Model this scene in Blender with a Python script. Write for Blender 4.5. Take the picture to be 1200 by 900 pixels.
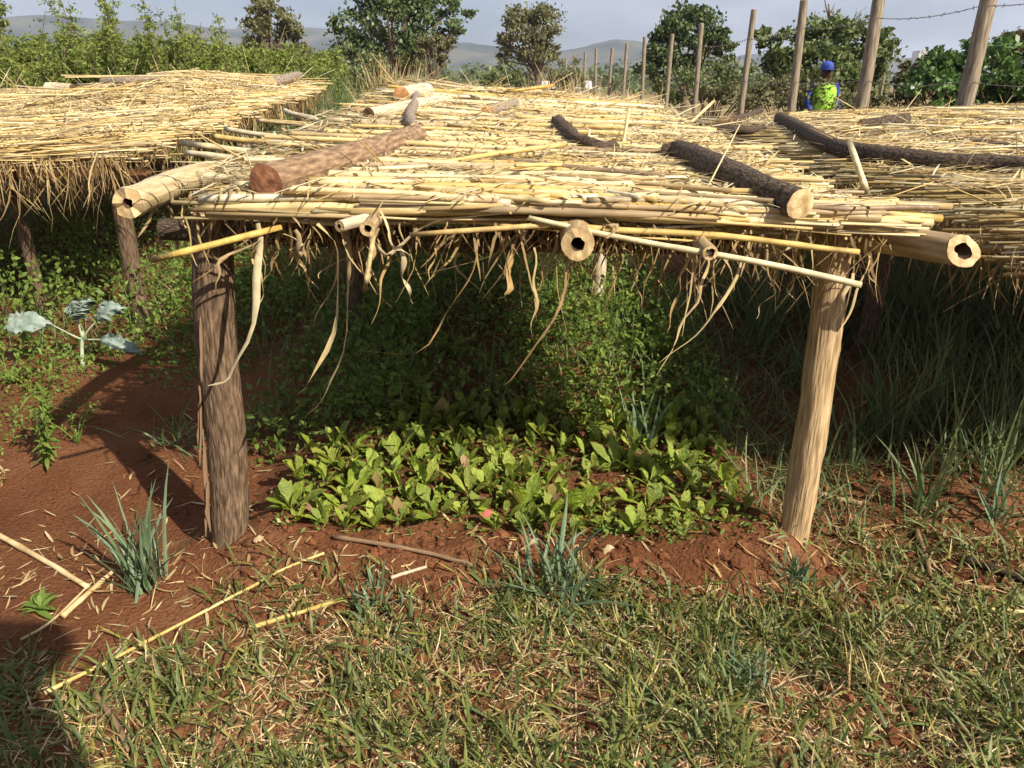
import bpy, math, random
import numpy as np
from mathutils import Vector, Matrix

for o in list(bpy.data.objects): bpy.data.objects.remove(o)
R = np.random.default_rng(11)
random.seed(5)
SC = bpy.context.scene
COL = SC.collection

# ------------------------------------------------------------------ camera
F = 906.0; PITCH = math.radians(21.1); YAW = math.radians(1.9); H = 1.55
cam_d = bpy.data.cameras.new('camera'); cam = bpy.data.objects.new('camera', cam_d); COL.objects.link(cam)
cam.location = (0, 0, H); cam.rotation_euler = (math.pi/2 - PITCH, 0, YAW)
cam_d.sensor_width = 36; cam_d.lens = 36*F/1200; cam_d.clip_start = .05; cam_d.clip_end = 9000
SC.camera = cam

# ------------------------------------------------------------------ light
SUN = Vector((-.95, .84, -1.0)).normalized()          # direction the light travels
ELEV = math.asin(-SUN.z)
world = bpy.data.worlds.new('World'); SC.world = world; world.use_nodes = True
wn = world.node_tree.nodes; wl = world.node_tree.links
for n in list(wn): wn.remove(n)
w_out = wn.new('ShaderNodeOutputWorld'); w_bg = wn.new('ShaderNodeBackground')
sky = wn.new('ShaderNodeTexSky'); sky.sky_type = 'NISHITA'; sky.sun_disc = False
sky.sun_elevation = ELEV; sky.sun_rotation = math.atan2(-SUN.x, -SUN.y)
sky.air_density = 1.0; sky.dust_density = 1.6; sky.ozone_density = 1.6
tc = wn.new('ShaderNodeTexCoord'); mp = wn.new('ShaderNodeMapping'); mp.inputs['Scale'].default_value = (1, 1, 3.2)
mp.inputs['Location'].default_value = (3.1, .2, 1.4)
cn = wn.new('ShaderNodeTexNoise'); cn.inputs['Scale'].default_value = 2.3; cn.inputs['Detail'].default_value = 7; cn.inputs['Roughness'].default_value = .56
cr = wn.new('ShaderNodeValToRGB'); cr.color_ramp.elements[0].position = .42; cr.color_ramp.elements[1].position = .66
cm = wn.new('ShaderNodeMixRGB'); cm.inputs['Color2'].default_value = (11., 11., 12.2, 1)
wl.new(tc.outputs['Generated'], mp.inputs['Vector']); wl.new(mp.outputs[0], cn.inputs['Vector'])
wl.new(cn.outputs['Fac'], cr.inputs[0]); wl.new(cr.outputs[0], cm.inputs['Fac']); wl.new(sky.outputs[0], cm.inputs['Color1'])
wl.new(cm.outputs[0], w_bg.inputs['Color']); wl.new(w_bg.outputs[0], w_out.inputs['Surface'])
w_bg.inputs['Strength'].default_value = .052
sun_d = bpy.data.lights.new('sun', 'SUN'); sun = bpy.data.objects.new('sun', sun_d); COL.objects.link(sun)
sun_d.energy = 5.0; sun_d.angle = math.radians(.53); sun_d.color = (1.0, .90, .74)
sun.rotation_euler = SUN.to_track_quat('-Z', 'Y').to_euler(); sun.location = (6, -6, 9)
SC.view_settings.view_transform = 'Standard'; SC.view_settings.look = 'None'
SC.view_settings.exposure = 0.78; SC.view_settings.gamma = 1.0; SC.view_settings.use_curve_mapping = False
SC.cycles.max_bounces = 6; SC.cycles.diffuse_bounces = 3; SC.cycles.glossy_bounces = 2
SC.cycles.transmission_bounces = 3; SC.cycles.transparent_max_bounces = 4; SC.cycles.volume_bounces = 0
SC.cycles.use_denoising = True

# ------------------------------------------------------------------ pixel helpers (photo pixels, 1200 x 900)
cp, sp_ = math.cos(PITCH), math.sin(PITCH); cy, sy = math.cos(YAW), math.sin(YAW)
FW = np.array([-sy*cp, cy*cp, -sp_]); RT = np.array([cy, sy, 0.]); UP = np.cross(RT, FW)
CAM = np.array([0, 0, H])
def P(px, py, zc):
    return CAM + zc*(FW + (px-600)/F*RT - (py-450)/F*UP)
def hit(px, py, zf, off=0., far=14.):
    """point where a sight line meets the height field zf(x, y)"""
    d = FW + (px-600)/F*RT - (py-450)/F*UP
    t = 1.2; last = t
    while t < far:
        p = CAM + t*d
        if p[2] <= float(zf(p[0], p[1])) + off:
            a, b = last, t
            for _ in range(24):
                m = (a+b)/2; q = CAM + m*d
                if q[2] <= float(zf(q[0], q[1])) + off: b = m
                else: a = m
            return CAM + b*d
        last = t; t += .02
    return CAM + far*d

# ------------------------------------------------------------------ noise
_T = np.random.default_rng(3).random((64, 64))
def vn(x, y, s=1., o=0.):
    x = np.asarray(x, float)*s + 17.3 + o*7.1; y = np.asarray(y, float)*s + 5.7 + o*3.3
    xi = np.floor(x).astype(int); yi = np.floor(y).astype(int); fx = x-xi; fy = y-yi
    fx = fx*fx*(3-2*fx); fy = fy*fy*(3-2*fy)
    a = _T[xi % 64, yi % 64]; b = _T[(xi+1) % 64, yi % 64]; c = _T[xi % 64, (yi+1) % 64]; d = _T[(xi+1) % 64, (yi+1) % 64]
    return (a*(1-fx)+b*fx)*(1-fy) + (c*(1-fx)+d*fx)*fy - .5
def sstep(a, b, x):
    t = np.clip((np.asarray(x, float)-a)/(b-a), 0, 1); return t*t*(3-2*t)

def g_base(x, y):
    x = np.asarray(x, float); y = np.asarray(y, float)
    r = np.clip(y-2.5, 0, 6.5)
    z = r*(.058 - .012*np.clip(x, -3, 2.5))
    fade = 1 - sstep(14, 60, y)
    return z*fade
def g(x, y):
    x = np.asarray(x, float); y = np.asarray(y, float)
    z = g_base(x, y)
    n1 = vn(y, x, 1.3)
    bed = sstep(-1.12+.1*n1, -.88+.1*n1, x)*(1-sstep(.78+.1*n1, 1.0+.1*n1, x))*sstep(1.98+.12*n1, 2.3+.12*n1, y)*(1-sstep(6.6, 7.2, y))
    bed2 = sstep(1.45, 1.8, x)*(1-sstep(5, 5.4, x))*sstep(2.5, 3.0, y)*(1-sstep(7, 7.4, y))
    z = z + .10*bed + .07*bed2
    near = 1 - sstep(9, 14, np.hypot(x, y))
    z = z + near*(.05*vn(x, y, 2.1, 1) + .022*vn(x, y, 7., 2)*(.4+.6*sstep(-1.2, -.8, x)) + (.016*vn(x, y, 19., 3)+.012*vn(x, y, 37., 4))*(.2+.8*sstep(-1.15, -.85, x)))
    z = z + .05*np.exp(-((x+1.095)**2+(y-2.34)**2)/.022)+.045*np.exp(-((x-.905)**2+(y-2.37)**2)/.016)
    d = np.hypot(x, y)
    z = z + sstep(30, 400, d)*2.2*vn(x, y, .012, 5)
    return z

# table top planes
def z_main(x, y): return 1.205 + (y-2.2)*(.060 - .015*np.asarray(x)) - .018*np.asarray(x) + .018*vn(x, y, 2.2, 8)
def z_right(x, y): return 1.135 + (y-2.2)*.022 + .045*np.clip(np.asarray(x)-1.35, 0, 4) + .03*vn(x, y, 1.6, 9)
def z_left(x, y):
    x = np.asarray(x, float); y = np.asarray(y, float)
    return 1.255 + .078*(y-4.3) + .07*(x+2)*(1-.6*sstep(4.3, 7, y)) + .15*np.exp(-((x+3.3)/.8)**2-((y-7.3)/1.)**2) + .05*vn(x, y, 1.5, 10)

# ------------------------------------------------------------------ mesh plumbing
def make_mesh(name, V, Q=None, T=None, uv=None, smooth=True):
    V = np.asarray(V, np.float32).reshape(-1, 3)
    me = bpy.data.meshes.new(name)
    Q = np.zeros((0, 4), np.int32) if Q is None else np.asarray(Q, np.int32).reshape(-1, 4)
    T = np.zeros((0, 3), np.int32) if T is None else np.asarray(T, np.int32).reshape(-1, 3)
    me.vertices.add(len(V)); me.vertices.foreach_set('co', V.ravel())
    nl = Q.size + T.size; me.loops.add(nl)
    li = np.concatenate([Q.ravel(), T.ravel()]); me.loops.foreach_set('vertex_index', li)
    npoly = len(Q)+len(T); me.polygons.add(npoly)
    st = np.concatenate([np.arange(len(Q))*4, Q.size + np.arange(len(T))*3]).astype(np.int32)
    me.polygons.foreach_set('loop_start', st)
    me.polygons.foreach_set('use_smooth', np.full(npoly, smooth))
    if uv is not None:
        l = me.uv_layers.new(name='uv'); l.data.foreach_set('uv', np.asarray(uv, np.float32)[li].ravel())
    me.update(calc_edges=True); me.validate()
    return me

class MB:
    """collects shapes into one mesh"""
    def __init__(s): s.V = []; s.Q = []; s.T = []; s.U = []; s.n = 0
    def add(s, V, Q=None, T=None, U=None):
        V = np.asarray(V, float).reshape(-1, 3)
        s.V.append(V); s.U.append(np.zeros((len(V), 2)) if U is None else np.asarray(U, float).reshape(-1, 2))
        if Q is not None and len(Q): s.Q.append(np.asarray(Q, np.int64).reshape(-1, 4)+s.n)
        if T is not None and len(T): s.T.append(np.asarray(T, np.int64).reshape(-1, 3)+s.n)
        s.n += len(V)
    def arrays(s):
        c = lambda L, k: np.concatenate(L) if L else np.zeros((0, k))
        return c(s.V, 3), c(s.Q, 4), c(s.T, 3), c(s.U, 2)
    def mesh(s, name, shift=(0, 0, 0), smooth=True):
        V, Q, T, U = s.arrays(); return make_mesh(name, V-np.asarray(shift), Q, T, U, smooth)
    def build(s, name, m, parent=None, smooth=True, origin=None):
        V = s.arrays()[0]
        if parent is not None: sh = np.array(world_loc(parent))
        elif origin is not None: sh = np.array(origin)
        else: sh = np.array([V[:, 0].mean(), V[:, 1].mean(), V[:, 2].min()])
        me = s.mesh(name, sh, smooth); me.materials.append(m)
        o = bpy.data.objects.new(name, me); COL.objects.link(o)
        if parent is not None: o.parent = parent
        else: o.location = sh
        return o
def world_loc(o):
    v = Vector((0, 0, 0))
    while o is not None: v += o.location; o = o.parent
    return v
def tag(o, label=None, cat=None, group=None, kind=None):
    if label: o['label'] = label
    if cat: o['category'] = cat
    if group: o['group'] = group
    if kind: o['kind'] = kind
    return o
def thing(name, loc, label, cat, group=None):
    o = bpy.data.objects.new(name, None); COL.objects.link(o); o.location = Vector([float(v) for v in loc]); o.empty_display_size = .1
    return tag(o, label, cat, group)

def unit(a): return a/np.maximum(np.linalg.norm(a, axis=-1, keepdims=True), 1e-9)
def frames(Pt):
    t = np.gradient(Pt, axis=-2); t = unit(t)
    ref = np.where(np.abs(t[..., 2:3]) > .9, np.array([1., 0, 0]), np.array([0, 0, 1.]))
    a = unit(np.cross(t, ref)); b = np.cross(a, t)
    return t, a, b
def tubes(mb, Pt, Rd, sides=5, caps=True):
    """many tubes at once: Pt (n,k,3), Rd (n,k)"""
    Pt = np.asarray(Pt, float); n, k, _ = Pt.shape; Rd = np.broadcast_to(np.asarray(Rd, float), (n, k))
    t, a, b = frames(Pt)
    th = np.arange(sides)*2*math.pi/sides
    V = Pt[:, :, None, :] + Rd[:, :, None, None]*(np.cos(th)[None, None, :, None]*a[:, :, None, :] + np.sin(th)[None, None, :, None]*b[:, :, None, :])
    seg = np.concatenate([np.zeros((n, 1)), np.cumsum(np.linalg.norm(np.diff(Pt, axis=1), axis=-1), axis=1)], axis=1)
    U = np.stack([np.broadcast_to((th/(2*math.pi))[None, None, :], (n, k, sides)), np.broadcast_to(seg[:, :, None], (n, k, sides))], -1)
    i = np.arange(n)[:, None, None]*k*sides; j = np.arange(k-1)[None, :, None]*sides; s = np.arange(sides)[None, None, :]; s2 = (s+1) % sides
    Q = np.stack(np.broadcast_arrays(i+j+s, i+j+s2, i+j+sides+s2, i+j+sides+s), -1).reshape(-1, 4)
    T = None
    if caps and sides >= 3:
        base = (np.arange(n)*k*sides)[:, None]; fan = np.array([[0, q+1, q] for q in range(1, sides-1)])
        T1 = (base[:, :, None]+fan[None]).reshape(-1, 3); T2 = (base[:, :, None]+(k-1)*sides+fan[None][..., ::-1]).reshape(-1, 3)
        T = np.concatenate([T1, T2])
    mb.add(V, Q, T, U)
def ribbons(mb, Pt, W, side=None, fold=0.):
    """many blades: Pt (n,k,3), W (n,k) half widths"""
    Pt = np.asarray(Pt, float); n, k, _ = Pt.shape; W = np.broadcast_to(np.asarray(W, float), (n, k))
    t, a, b = frames(Pt)
    if side is None: side = a
    else:
        side = np.broadcast_to(side, Pt.shape); side = unit(side - (side*t).sum(-1, keepdims=True)*t)
    nrm = np.cross(side, t)
    if fold:
        V = np.stack([Pt-side*W[..., None]+nrm*W[..., None]*fold, Pt, Pt+side*W[..., None]+nrm*W[..., None]*fold], 2); c = 3
    else:
        V = np.stack([Pt-side*W[..., None], Pt+side*W[..., None]], 2); c = 2
    i = np.arange(n)[:, None, None]*k*c; j = np.arange(k-1)[None, :, None]*c; s = np.arange(c-1)[None, None, :]
    Q = np.stack(np.broadcast_arrays(i+j+s, i+j+s+1, i+j+c+s+1, i+j+c+s), -1).reshape(-1, 4)
    mb.add(V, Q)
def cards(mb, C, size, updir=None, aspect=.55, up=.35):
    """leaf-sized diamond faces with a fold, centres C (n,3)"""
    n = len(C); size = np.broadcast_to(np.asarray(size, float), (n,))
    d = unit(R.normal(size=(n, 3)) + (0 if updir is None else updir)); e = unit(np.cross(d, unit(R.normal(size=(n, 3))))); nn = np.cross(d, e)
    L = size[:, None]
    V = np.stack([C-d*L*.5, C+e*L*aspect*.5+nn*L*.08, C+d*L*.5, C-e*L*aspect*.5+nn*L*.08], 1)
    mb.add(V, np.arange(n*4).reshape(n, 4))
def crspline(pts, k):
    p = np.asarray(pts, float); n = len(p)
    q = np.vstack([2*p[0]-p[1], p, 2*p[-1]-p[-2]]); out = []
    for u in np.linspace(0, n-1-1e-6, k):
        i = int(u); t = u-i; a, b, c, d = q[i:i+4]
        out.append(.5*(2*b+(c-a)*t+(2*a-5*b+4*c-d)*t*t+(3*b-a-3*c+d)*t**3))
    return np.array(out)

# ------------------------------------------------------------------ materials
def ramp(nd, cols, interp='LINEAR'):
    r = nd.new('ShaderNodeValToRGB'); e = r.color_ramp.elements; r.color_ramp.interpolation = interp
    while len(e) < len(cols): e.new(.5)
    for i, c in enumerate(cols):
        e[i].position = i/max(1, len(cols)-1); e[i].color = (*c, 1)
    return r
def mat(name, cols, rough=.7, trans=0., src='island', noise=(30, .3), bump=None, spec=.25, uvscale=None, tint=None):
    m = bpy.data.materials.new(name); m.use_nodes = True; nt = m.node_tree; nd = nt.nodes; lk = nt.links
    b = nd['Principled BSDF']; out = nd['Material Output']
    b.inputs['Roughness'].default_value = rough; b.inputs['Specular IOR Level'].default_value = spec
    cr_ = ramp(nd, cols)
    tcn = nd.new('ShaderNodeTexCoord')
    if uvscale:
        mpn = nd.new('ShaderNodeMapping'); mpn.inputs['Scale'].default_value = (*uvscale, 1); lk.new(tcn.outputs['UV'], mpn.inputs['Vector']); vec = mpn.outputs[0]
    else: vec = tcn.outputs['Object']
    nz = nd.new('ShaderNodeTexNoise'); nz.inputs['Scale'].default_value = noise[0]; nz.inputs['Detail'].default_value = 5; lk.new(vec, nz.inputs['Vector'])
    if src == 'island': lk.new(nd.new('ShaderNodeNewGeometry').outputs['Random Per Island'], cr_.inputs[0])
    elif src == 'object': lk.new(nd.new('ShaderNodeObjectInfo').outputs['Random'], cr_.inputs[0])
    else:
        ct = nd.new('ShaderNodeMapRange'); ct.inputs['From Min'].default_value = .3; ct.inputs['From Max'].default_value = .7
        lk.new(nz.outputs['Fac'], ct.inputs[0]); lk.new(ct.outputs[0], cr_.inputs[0])
    mr = nd.new('ShaderNodeMapRange'); mr.inputs['From Min'].default_value = .25; mr.inputs['From Max'].default_value = .75
    mr.inputs['To Min'].default_value = 1-noise[1]; mr.inputs['To Max'].default_value = 1+noise[1]*.6
    lk.new(nz.outputs['Fac'], mr.inputs[0])
    mx = nd.new('ShaderNodeVectorMath'); mx.operation = 'SCALE'; lk.new(cr_.outputs[0], mx.inputs[0]); lk.new(mr.outputs[0], mx.inputs['Scale'])
    colr = mx.outputs[0]; lk.new(colr, b.inputs['Base Color'])
    if bump:
        n2 = nd.new('ShaderNodeTexNoise'); n2.inputs['Scale'].default_value = bump[0]; n2.inputs['Detail'].default_value = 6; lk.new(vec, n2.inputs['Vector'])
        bp = nd.new('ShaderNodeBump'); bp.inputs['Strength'].default_value = bump[1]; bp.inputs['Distance'].default_value = bump[2] if len(bump) > 2 else .01
        lk.new(n2.outputs['Fac'], bp.inputs['Height']); lk.new(bp.outputs[0], b.inputs['Normal'])
    if trans:
        tl = nd.new('ShaderNodeBsdfTranslucent'); lk.new(colr, tl.inputs['Color'])
        ms = nd.new('ShaderNodeMixShader'); ms.inputs[0].default_value = trans
        lk.new(b.outputs[0], ms.inputs[1]); lk.new(tl.outputs[0], ms.inputs[2]); lk.new(ms.outputs[0], out.inputs['Surface'])
    return m

M = {}
M['straw'] = mat('straw', [(.34, .21, .08), (.68, .50, .20), (.80, .70, .42), (.58, .38, .11), (.84, .77, .55), (.42, .29, .14), (.74, .55, .22), (.78, .68, .42)], .5, .08, 'island', (9, .3), spec=.35)
M['stalk'] = mat('stalk', [(.52, .33, .08), (.68, .53, .24), (.76, .68, .45), (.60, .41, .12), (.80, .74, .54), (.30, .20, .10), (.72, .58, .29), (.44, .32, .18), (.62, .43, .12), (.78, .71, .47), (.28, .19, .11), (.74, .62, .36)], .42, 0, 'object', (11, .5), (60, .35, .003), spec=.35)
M['stalk_yellow'] = mat('stalk_yellow', [(.52, .38, .09), (.60, .47, .17), (.66, .56, .28)], .45, 0, 'noise', (9, .35), (60, .3, .003), spec=.4)
M['stalk_tan'] = mat('stalk_tan', [(.48, .33, .14), (.60, .44, .22), (.66, .54, .32)], .5, 0, 'noise', (9, .35), (60, .3, .003), spec=.4)
M['dead_leaf'] = mat('dead_leaf', [(.50, .34, .14), (.66, .52, .27), (.40, .24, .09), (.70, .58, .34)], .65, .3, 'island', (25, .3))
M['hang_leaf'] = mat('hang_leaf', [(.42, .27, .10), (.66, .52, .27), (.34, .20, .08), (.72, .62, .40), (.54, .38, .16)], .6, .25, 'object', (18, .4), (40, .4, .004))
M['fringe'] = mat('fringe', [(.30, .20, .09), (.50, .38, .18), (.22, .14, .07), (.42, .30, .13)], .75, .2, 'island', (25, .3))
M['bark_dark'] = mat('bark_dark', [(.045, .03, .02), (.10, .072, .05), (.17, .13, .095)], .9, 0, 'noise', (3.2, .35), (4.5, .9, .012), uvscale=(9, 14))
M['bark_brown'] = mat('bark_brown', [(.17, .105, .062), (.26, .17, .10), (.36, .25, .155)], .85, 0, 'noise', (2.4, .35), (5, .45, .005), uvscale=(9, 7))
M['bark_post'] = mat('bark_post', [(.085, .054, .032), (.16, .105, .066), (.24, .165, .105)], .9, 0, 'noise', (2.6, .45), (3.5, 1.0, .010), uvscale=(17, 6))
M['bark_grey'] = mat('bark_grey', [(.16, .12, .09), (.30, .24, .18), (.40, .33, .26)], .9, 0, 'noise', (3, .3), (6, .7, .008), uvscale=(8, 10))
M['wood_pale'] = mat('wood_pale', [(.34, .22, .11), (.47, .33, .18), (.55, .41, .24)], .65, 0, 'noise', (2.4, .45), (3.2, .8, .007), uvscale=(15, 3.2))
M['wood_white'] = mat('wood_white', [(.42, .34, .23), (.58, .49, .35), (.66, .58, .44)], .7, 0, 'noise', (3, .3), (5, .4, .005), uvscale=(7, 3))
M['cut_red'] = mat('cut_red', [(.22, .09, .045), (.34, .16, .085)], .85, 0, 'noise', (40, .4), (70, .6, .004))
M['cut_pale'] = mat('cut_pale', [(.50, .34, .16), (.66, .50, .28)], .8, 0, 'noise', (40, .35), (70, .5, .004))
M['cut_orange'] = mat('cut_orange', [(.42, .20, .08), (.56, .30, .13)], .8, 0, 'noise', (40, .35), (70, .5, .004))
M['bamboo'] = mat('bamboo', [(.46, .33, .16), (.58, .45, .25), (.64, .53, .33)], .45, 0, 'noise', (2.5, .3), (4, .2, .004), spec=.4, uvscale=(6, 2.5))
M['bamboo_dull'] = mat('bamboo_dull', [(.30, .21, .11), (.40, .29, .16), (.48, .36, .22)], .6, 0, 'noise', (2.5, .3), (4, .3, .004), uvscale=(6, 2.5))
M['hollow'] = mat('hollow', [(.05, .03, .015), (.12, .07, .04)], .9, 0, 'noise', (40, .3))
M['grass'] = mat('grass', [(.08, .115, .03), (.15, .19, .045), (.10, .145, .05), (.22, .24, .05), (.13, .17, .055), (.31, .28, .07)], .5, .25, 'island', (8, .3), spec=.4)
M['grass_blue'] = mat('grass_blue', [(.09, .15, .075), (.17, .25, .14), (.13, .20, .09), (.24, .32, .20)], .5, .2, 'island', (8, .25), spec=.4)
M['grass_dry'] = mat('grass_dry', [(.50, .35, .15), (.68, .54, .28), (.34, .20, .08), (.74, .63, .40), (.44, .27, .10)], .7, .15, 'island', (8, .3))
M['long_grass'] = mat('long_grass', [(.08, .13, .045), (.14, .20, .075), (.18, .25, .10), (.27, .25, .10)], .5, .25, 'island', (8, .25), spec=.4)
M['lettuce'] = mat('lettuce', [(.20, .29, .035), (.36, .45, .06), (.26, .37, .045), (.44, .51, .09), (.15, .22, .035), (.40, .44, .07), (.24, .31, .06)], .42, .3, 'object', (7, .35), (12, .5, .02), spec=.45)
M['lettuce_old'] = mat('lettuce_old', [(.30, .24, .08), (.40, .32, .12), (.25, .08, .09)], .6, .2, 'object', (40, .3))
M['weed'] = mat('weed', [(.10, .17, .03), (.17, .26, .05), (.22, .30, .06), (.12, .19, .045)], .55, .3, 'island', (20, .2))
M['kale'] = mat('kale', [(.24, .33, .28), (.40, .48, .42)], .55, .25, 'noise', (22, .3), (30, .7, .01))
M['kale_stem'] = mat('kale_stem', [(.34, .42, .27), (.46, .52, .37)], .5, 0, 'noise', (14, .2))
M['leaf_tree'] = mat('leaf_tree', [(0.078, 0.116, 0.034), (0.132, 0.178, 0.054), (0.186, 0.225, 0.07), (0.155, 0.186, 0.078)], .5, .25, 'island', (2, .3), spec=.4)
M['leaf_olive'] = mat('leaf_olive', [(0.117, 0.13, 0.052), (0.182, 0.182, 0.078), (0.221, 0.202, 0.104), (0.143, 0.169, 0.065)], .6, .25, 'island', (2, .3))
M['leaf_dark'] = mat('leaf_dark', [(0.048, 0.08, 0.024), (0.08, 0.128, 0.04), (0.144, 0.192, 0.064), (0.104, 0.144, 0.048)], .45, .2, 'island', (2, .3), spec=.45)
M['leaf_bright'] = mat('leaf_bright', [(0.062, 0.125, 0.031), (0.112, 0.206, 0.05), (0.163, 0.275, 0.075), (0.075, 0.15, 0.037)], .42, .3, 'island', (2, .3), spec=.5)
M['leaf_brown'] = mat('leaf_brown', [(0.104, 0.085, 0.046), (0.156, 0.13, 0.065), (0.13, 0.143, 0.052), (0.195, 0.156, 0.091)], .7, .2, 'island', (2, .3))
M['leaf_acacia'] = mat('leaf_acacia', [(.15, .20, .035), (.23, .29, .06), (.28, .33, .08), (.18, .24, .05)], .55, .35, 'island', (3, .25))
M['twig'] = mat('twig', [(.10, .07, .045), (.17, .13, .09)], .9, 0, 'noise', (8, .3))
M['post_fence'] = mat('post_fence', [(.17, .135, .095), (.27, .22, .16), (.34, .29, .215)], .85, 0, 'noise', (2.4, .35), (4, .5, .008), uvscale=(9, 2))
M['wire'] = mat('wire', [(.14, .12, .11), (.22, .19, .17)], .6, 0, 'noise', (40, .3))
M['clod'] = mat('clod', [(.10, .034, .014), (.15, .054, .022), (.19, .074, .032), (.08, .027, .013)], .95, 0, 'island', (60, .3))

# soil: red laterite near the beds, dry grassland far away
def soil_material():
    m = bpy.data.materials.new('red_soil'); m.use_nodes = True; nt = m.node_tree; nd = nt.nodes; lk = nt.links; b = nd['Principled BSDF']
    b.inputs['Roughness'].default_value = .95; b.inputs['Specular IOR Level'].default_value = .12
    tcn = nd.new('ShaderNodeTexCoord')
    def nz(s, d=6):
        n = nd.new('ShaderNodeTexNoise'); n.inputs['Scale'].default_value = s; n.inputs['Detail'].default_value = d; lk.new(tcn.outputs['Object'], n.inputs['Vector']); return n
    n1 = nz(1.7); n2 = nz(75, 9); n3 = nz(.03)
    c1 = ramp(nd, [(.115, .045, .020), (.165, .068, .031), (.225, .105, .052)])
    mr = nd.new('ShaderNodeMapRange'); mr.inputs[1].default_value = .32; mr.inputs[2].default_value = .68; lk.new(n1.outputs['Fac'], mr.inputs[0]); lk.new(mr.outputs[0], c1.inputs[0])
    c2 = ramp(nd, [(.40, .38, .36), (1.35, 1.35, 1.35)]); lk.new(n2.outputs['Fac'], c2.inputs[0])
    mu = nd.new('ShaderNodeMixRGB'); mu.blend_type = 'MULTIPLY'; mu.inputs[0].default_value = 1; lk.new(c1.outputs[0], mu.inputs[1]); lk.new(c2.outputs[0], mu.inputs[2])
    far = ramp(nd, [(.10, .12, .045), (.24, .19, .09), (.30, .20, .10), (.13, .13, .055)])
    m3 = nd.new('ShaderNodeMapRange'); m3.inputs[1].default_value = .3; m3.inputs[2].default_value = .7; lk.new(n3.outputs['Fac'], m3.inputs[0]); lk.new(m3.outputs[0], far.inputs[0])
    ge = nd.new('ShaderNodeNewGeometry'); ln = nd.new('ShaderNodeVectorMath'); ln.operation = 'LENGTH'; lk.new(ge.outputs['Position'], ln.inputs[0])
    fd = nd.new('ShaderNodeMapRange'); fd.inputs[1].default_value = 9; fd.inputs[2].default_value = 45; lk.new(ln.outputs['Value'], fd.inputs[0])
    mxx = nd.new('ShaderNodeMixRGB'); lk.new(fd.outputs[0], mxx.inputs[0]); lk.new(mu.outputs[0], mxx.inputs[1]); lk.new(far.outputs[0], mxx.inputs[2])
    lk.new(mxx.outputs[0], b.inputs['Base Color'])
    bp = nd.new('ShaderNodeBump'); bp.inputs['Strength'].default_value = 1.0; bp.inputs['Distance'].default_value = .014; lk.new(n2.outputs['Fac'], bp.inputs['Height']); lk.new(bp.outputs[0], b.inputs['Normal'])
    return m
M['soil'] = soil_material()
M['hill'] = mat('hill', [(.03, .045, .02), (.055, .065, .03), (.13, .11, .06), (.04, .05, .022)], .95, 0, 'noise', (.009, .5))

# ------------------------------------------------------------------ ground: one sheet, fine near the camera
def axis(lo, hi, step, nfar, far_lo, far_hi):
    mid = np.arange(lo, hi+1e-6, step)
    a = lo - (np.geomspace(.05, lo-far_lo, nfar)); b = hi + np.geomspace(.05, far_hi-hi, nfar)
    return np.concatenate([a[::-1], mid, b])
gx = axis(-2.6, 2.6, .014, 45, -2600, 2600); gy = axis(1.0, 3.6, .012, 60, -400, 2900)
X, Y = np.meshgrid(gx, gy); Z = g(X, Y)
nx_, ny_ = len(gx), len(gy)
idx = np.arange(nx_*ny_).reshape(ny_, nx_)
Qg = np.stack([idx[:-1, :-1], idx[:-1, 1:], idx[1:, 1:], idx[1:, :-1]], -1).reshape(-1, 4)
mb = MB(); mb.add(np.stack([X, Y, Z], -1), Qg)
ground = mb.build('ground', M['soil'], origin=(0, 0, 0)); tag(ground, 'red earth ground running out to dry fields', kind='structure')

# ------------------------------------------------------------------ hills
def ridge(name, label, crest, R0, depth, seed):
    crest = np.array(crest, float); px = np.linspace(crest[0, 0], crest[-1, 0], 130); ty = np.interp(px, crest[:, 0], crest[:, 1])
    ty = np.convolve(np.pad(ty, 3, 'edge'), np.ones(7)/7, 'valid')
    dirs = FW[None] + ((px-600)/F)[:, None]*RT[None] - ((ty-450)/F)[:, None]*UP[None]
    hz = np.hypot(dirs[:, 0], dirs[:, 1]); az = dirs[:, :2]/hz[:, None]; top = H + dirs[:, 2]/hz*R0
    u = np.linspace(-1, 1, 34); prof = np.cos(u*math.pi/2)**1.3
    edge = sstep(0, .06, np.linspace(0, 1, 130))*(1-sstep(.94, 1, np.linspace(0, 1, 130)))
    rr = R0 + u*depth
    XX = az[:, None, 0]*rr[None]; YY = az[:, None, 1]*rr[None]
    ZZ = -4 + (top[:, None]+4)*prof[None]*edge[:, None]
    ZZ = ZZ + prof[None]*(1-prof[None]**6)*(26*vn(XX, YY, .006, seed)+9*vn(XX, YY, .02, seed+1)) + prof[None]**2*3*vn(XX, YY, .05, seed+2)
    n, k = XX.shape; id_ = np.arange(n*k).reshape(n, k)
    m = MB(); m.add(np.stack([XX, YY, ZZ], -1), np.stack([id_[:-1, :-1], id_[1:, :-1], id_[1:, 1:], id_[:-1, 1:]], -1).reshape(-1, 4))
    return tag(m.build(name, M['hill'], origin=(0, 0, 0)), label, kind='structure')
ridge('hill', 'long pale hillside behind the green bushes', [(-420, 30), (-150, 18), (0, 22), (60, 18), (130, 24), (200, 26), (270, 36), (320, 32), (385, 34), (440, 48), (520, 70), (600, 84)], 2000, 420, 20)
ridge('hill', 'blue hills with a rounded peak behind the fence posts', [(400, 70), (500, 54), (540, 50), (570, 53), (605, 58), (640, 62), (670, 58), (690, 54), (710, 48), (725, 46), (745, 49), (775, 57), (830, 62), (900, 74), (960, 84)], 1700, 380, 23)
ridge('hill', 'low flat ridge on the skyline between the far bushes', [(820, 70), (900, 62), (960, 65), (1050, 69), (1090, 66), (1200, 64), (1350, 60), (1600, 66)], 2150, 330, 26)

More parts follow.
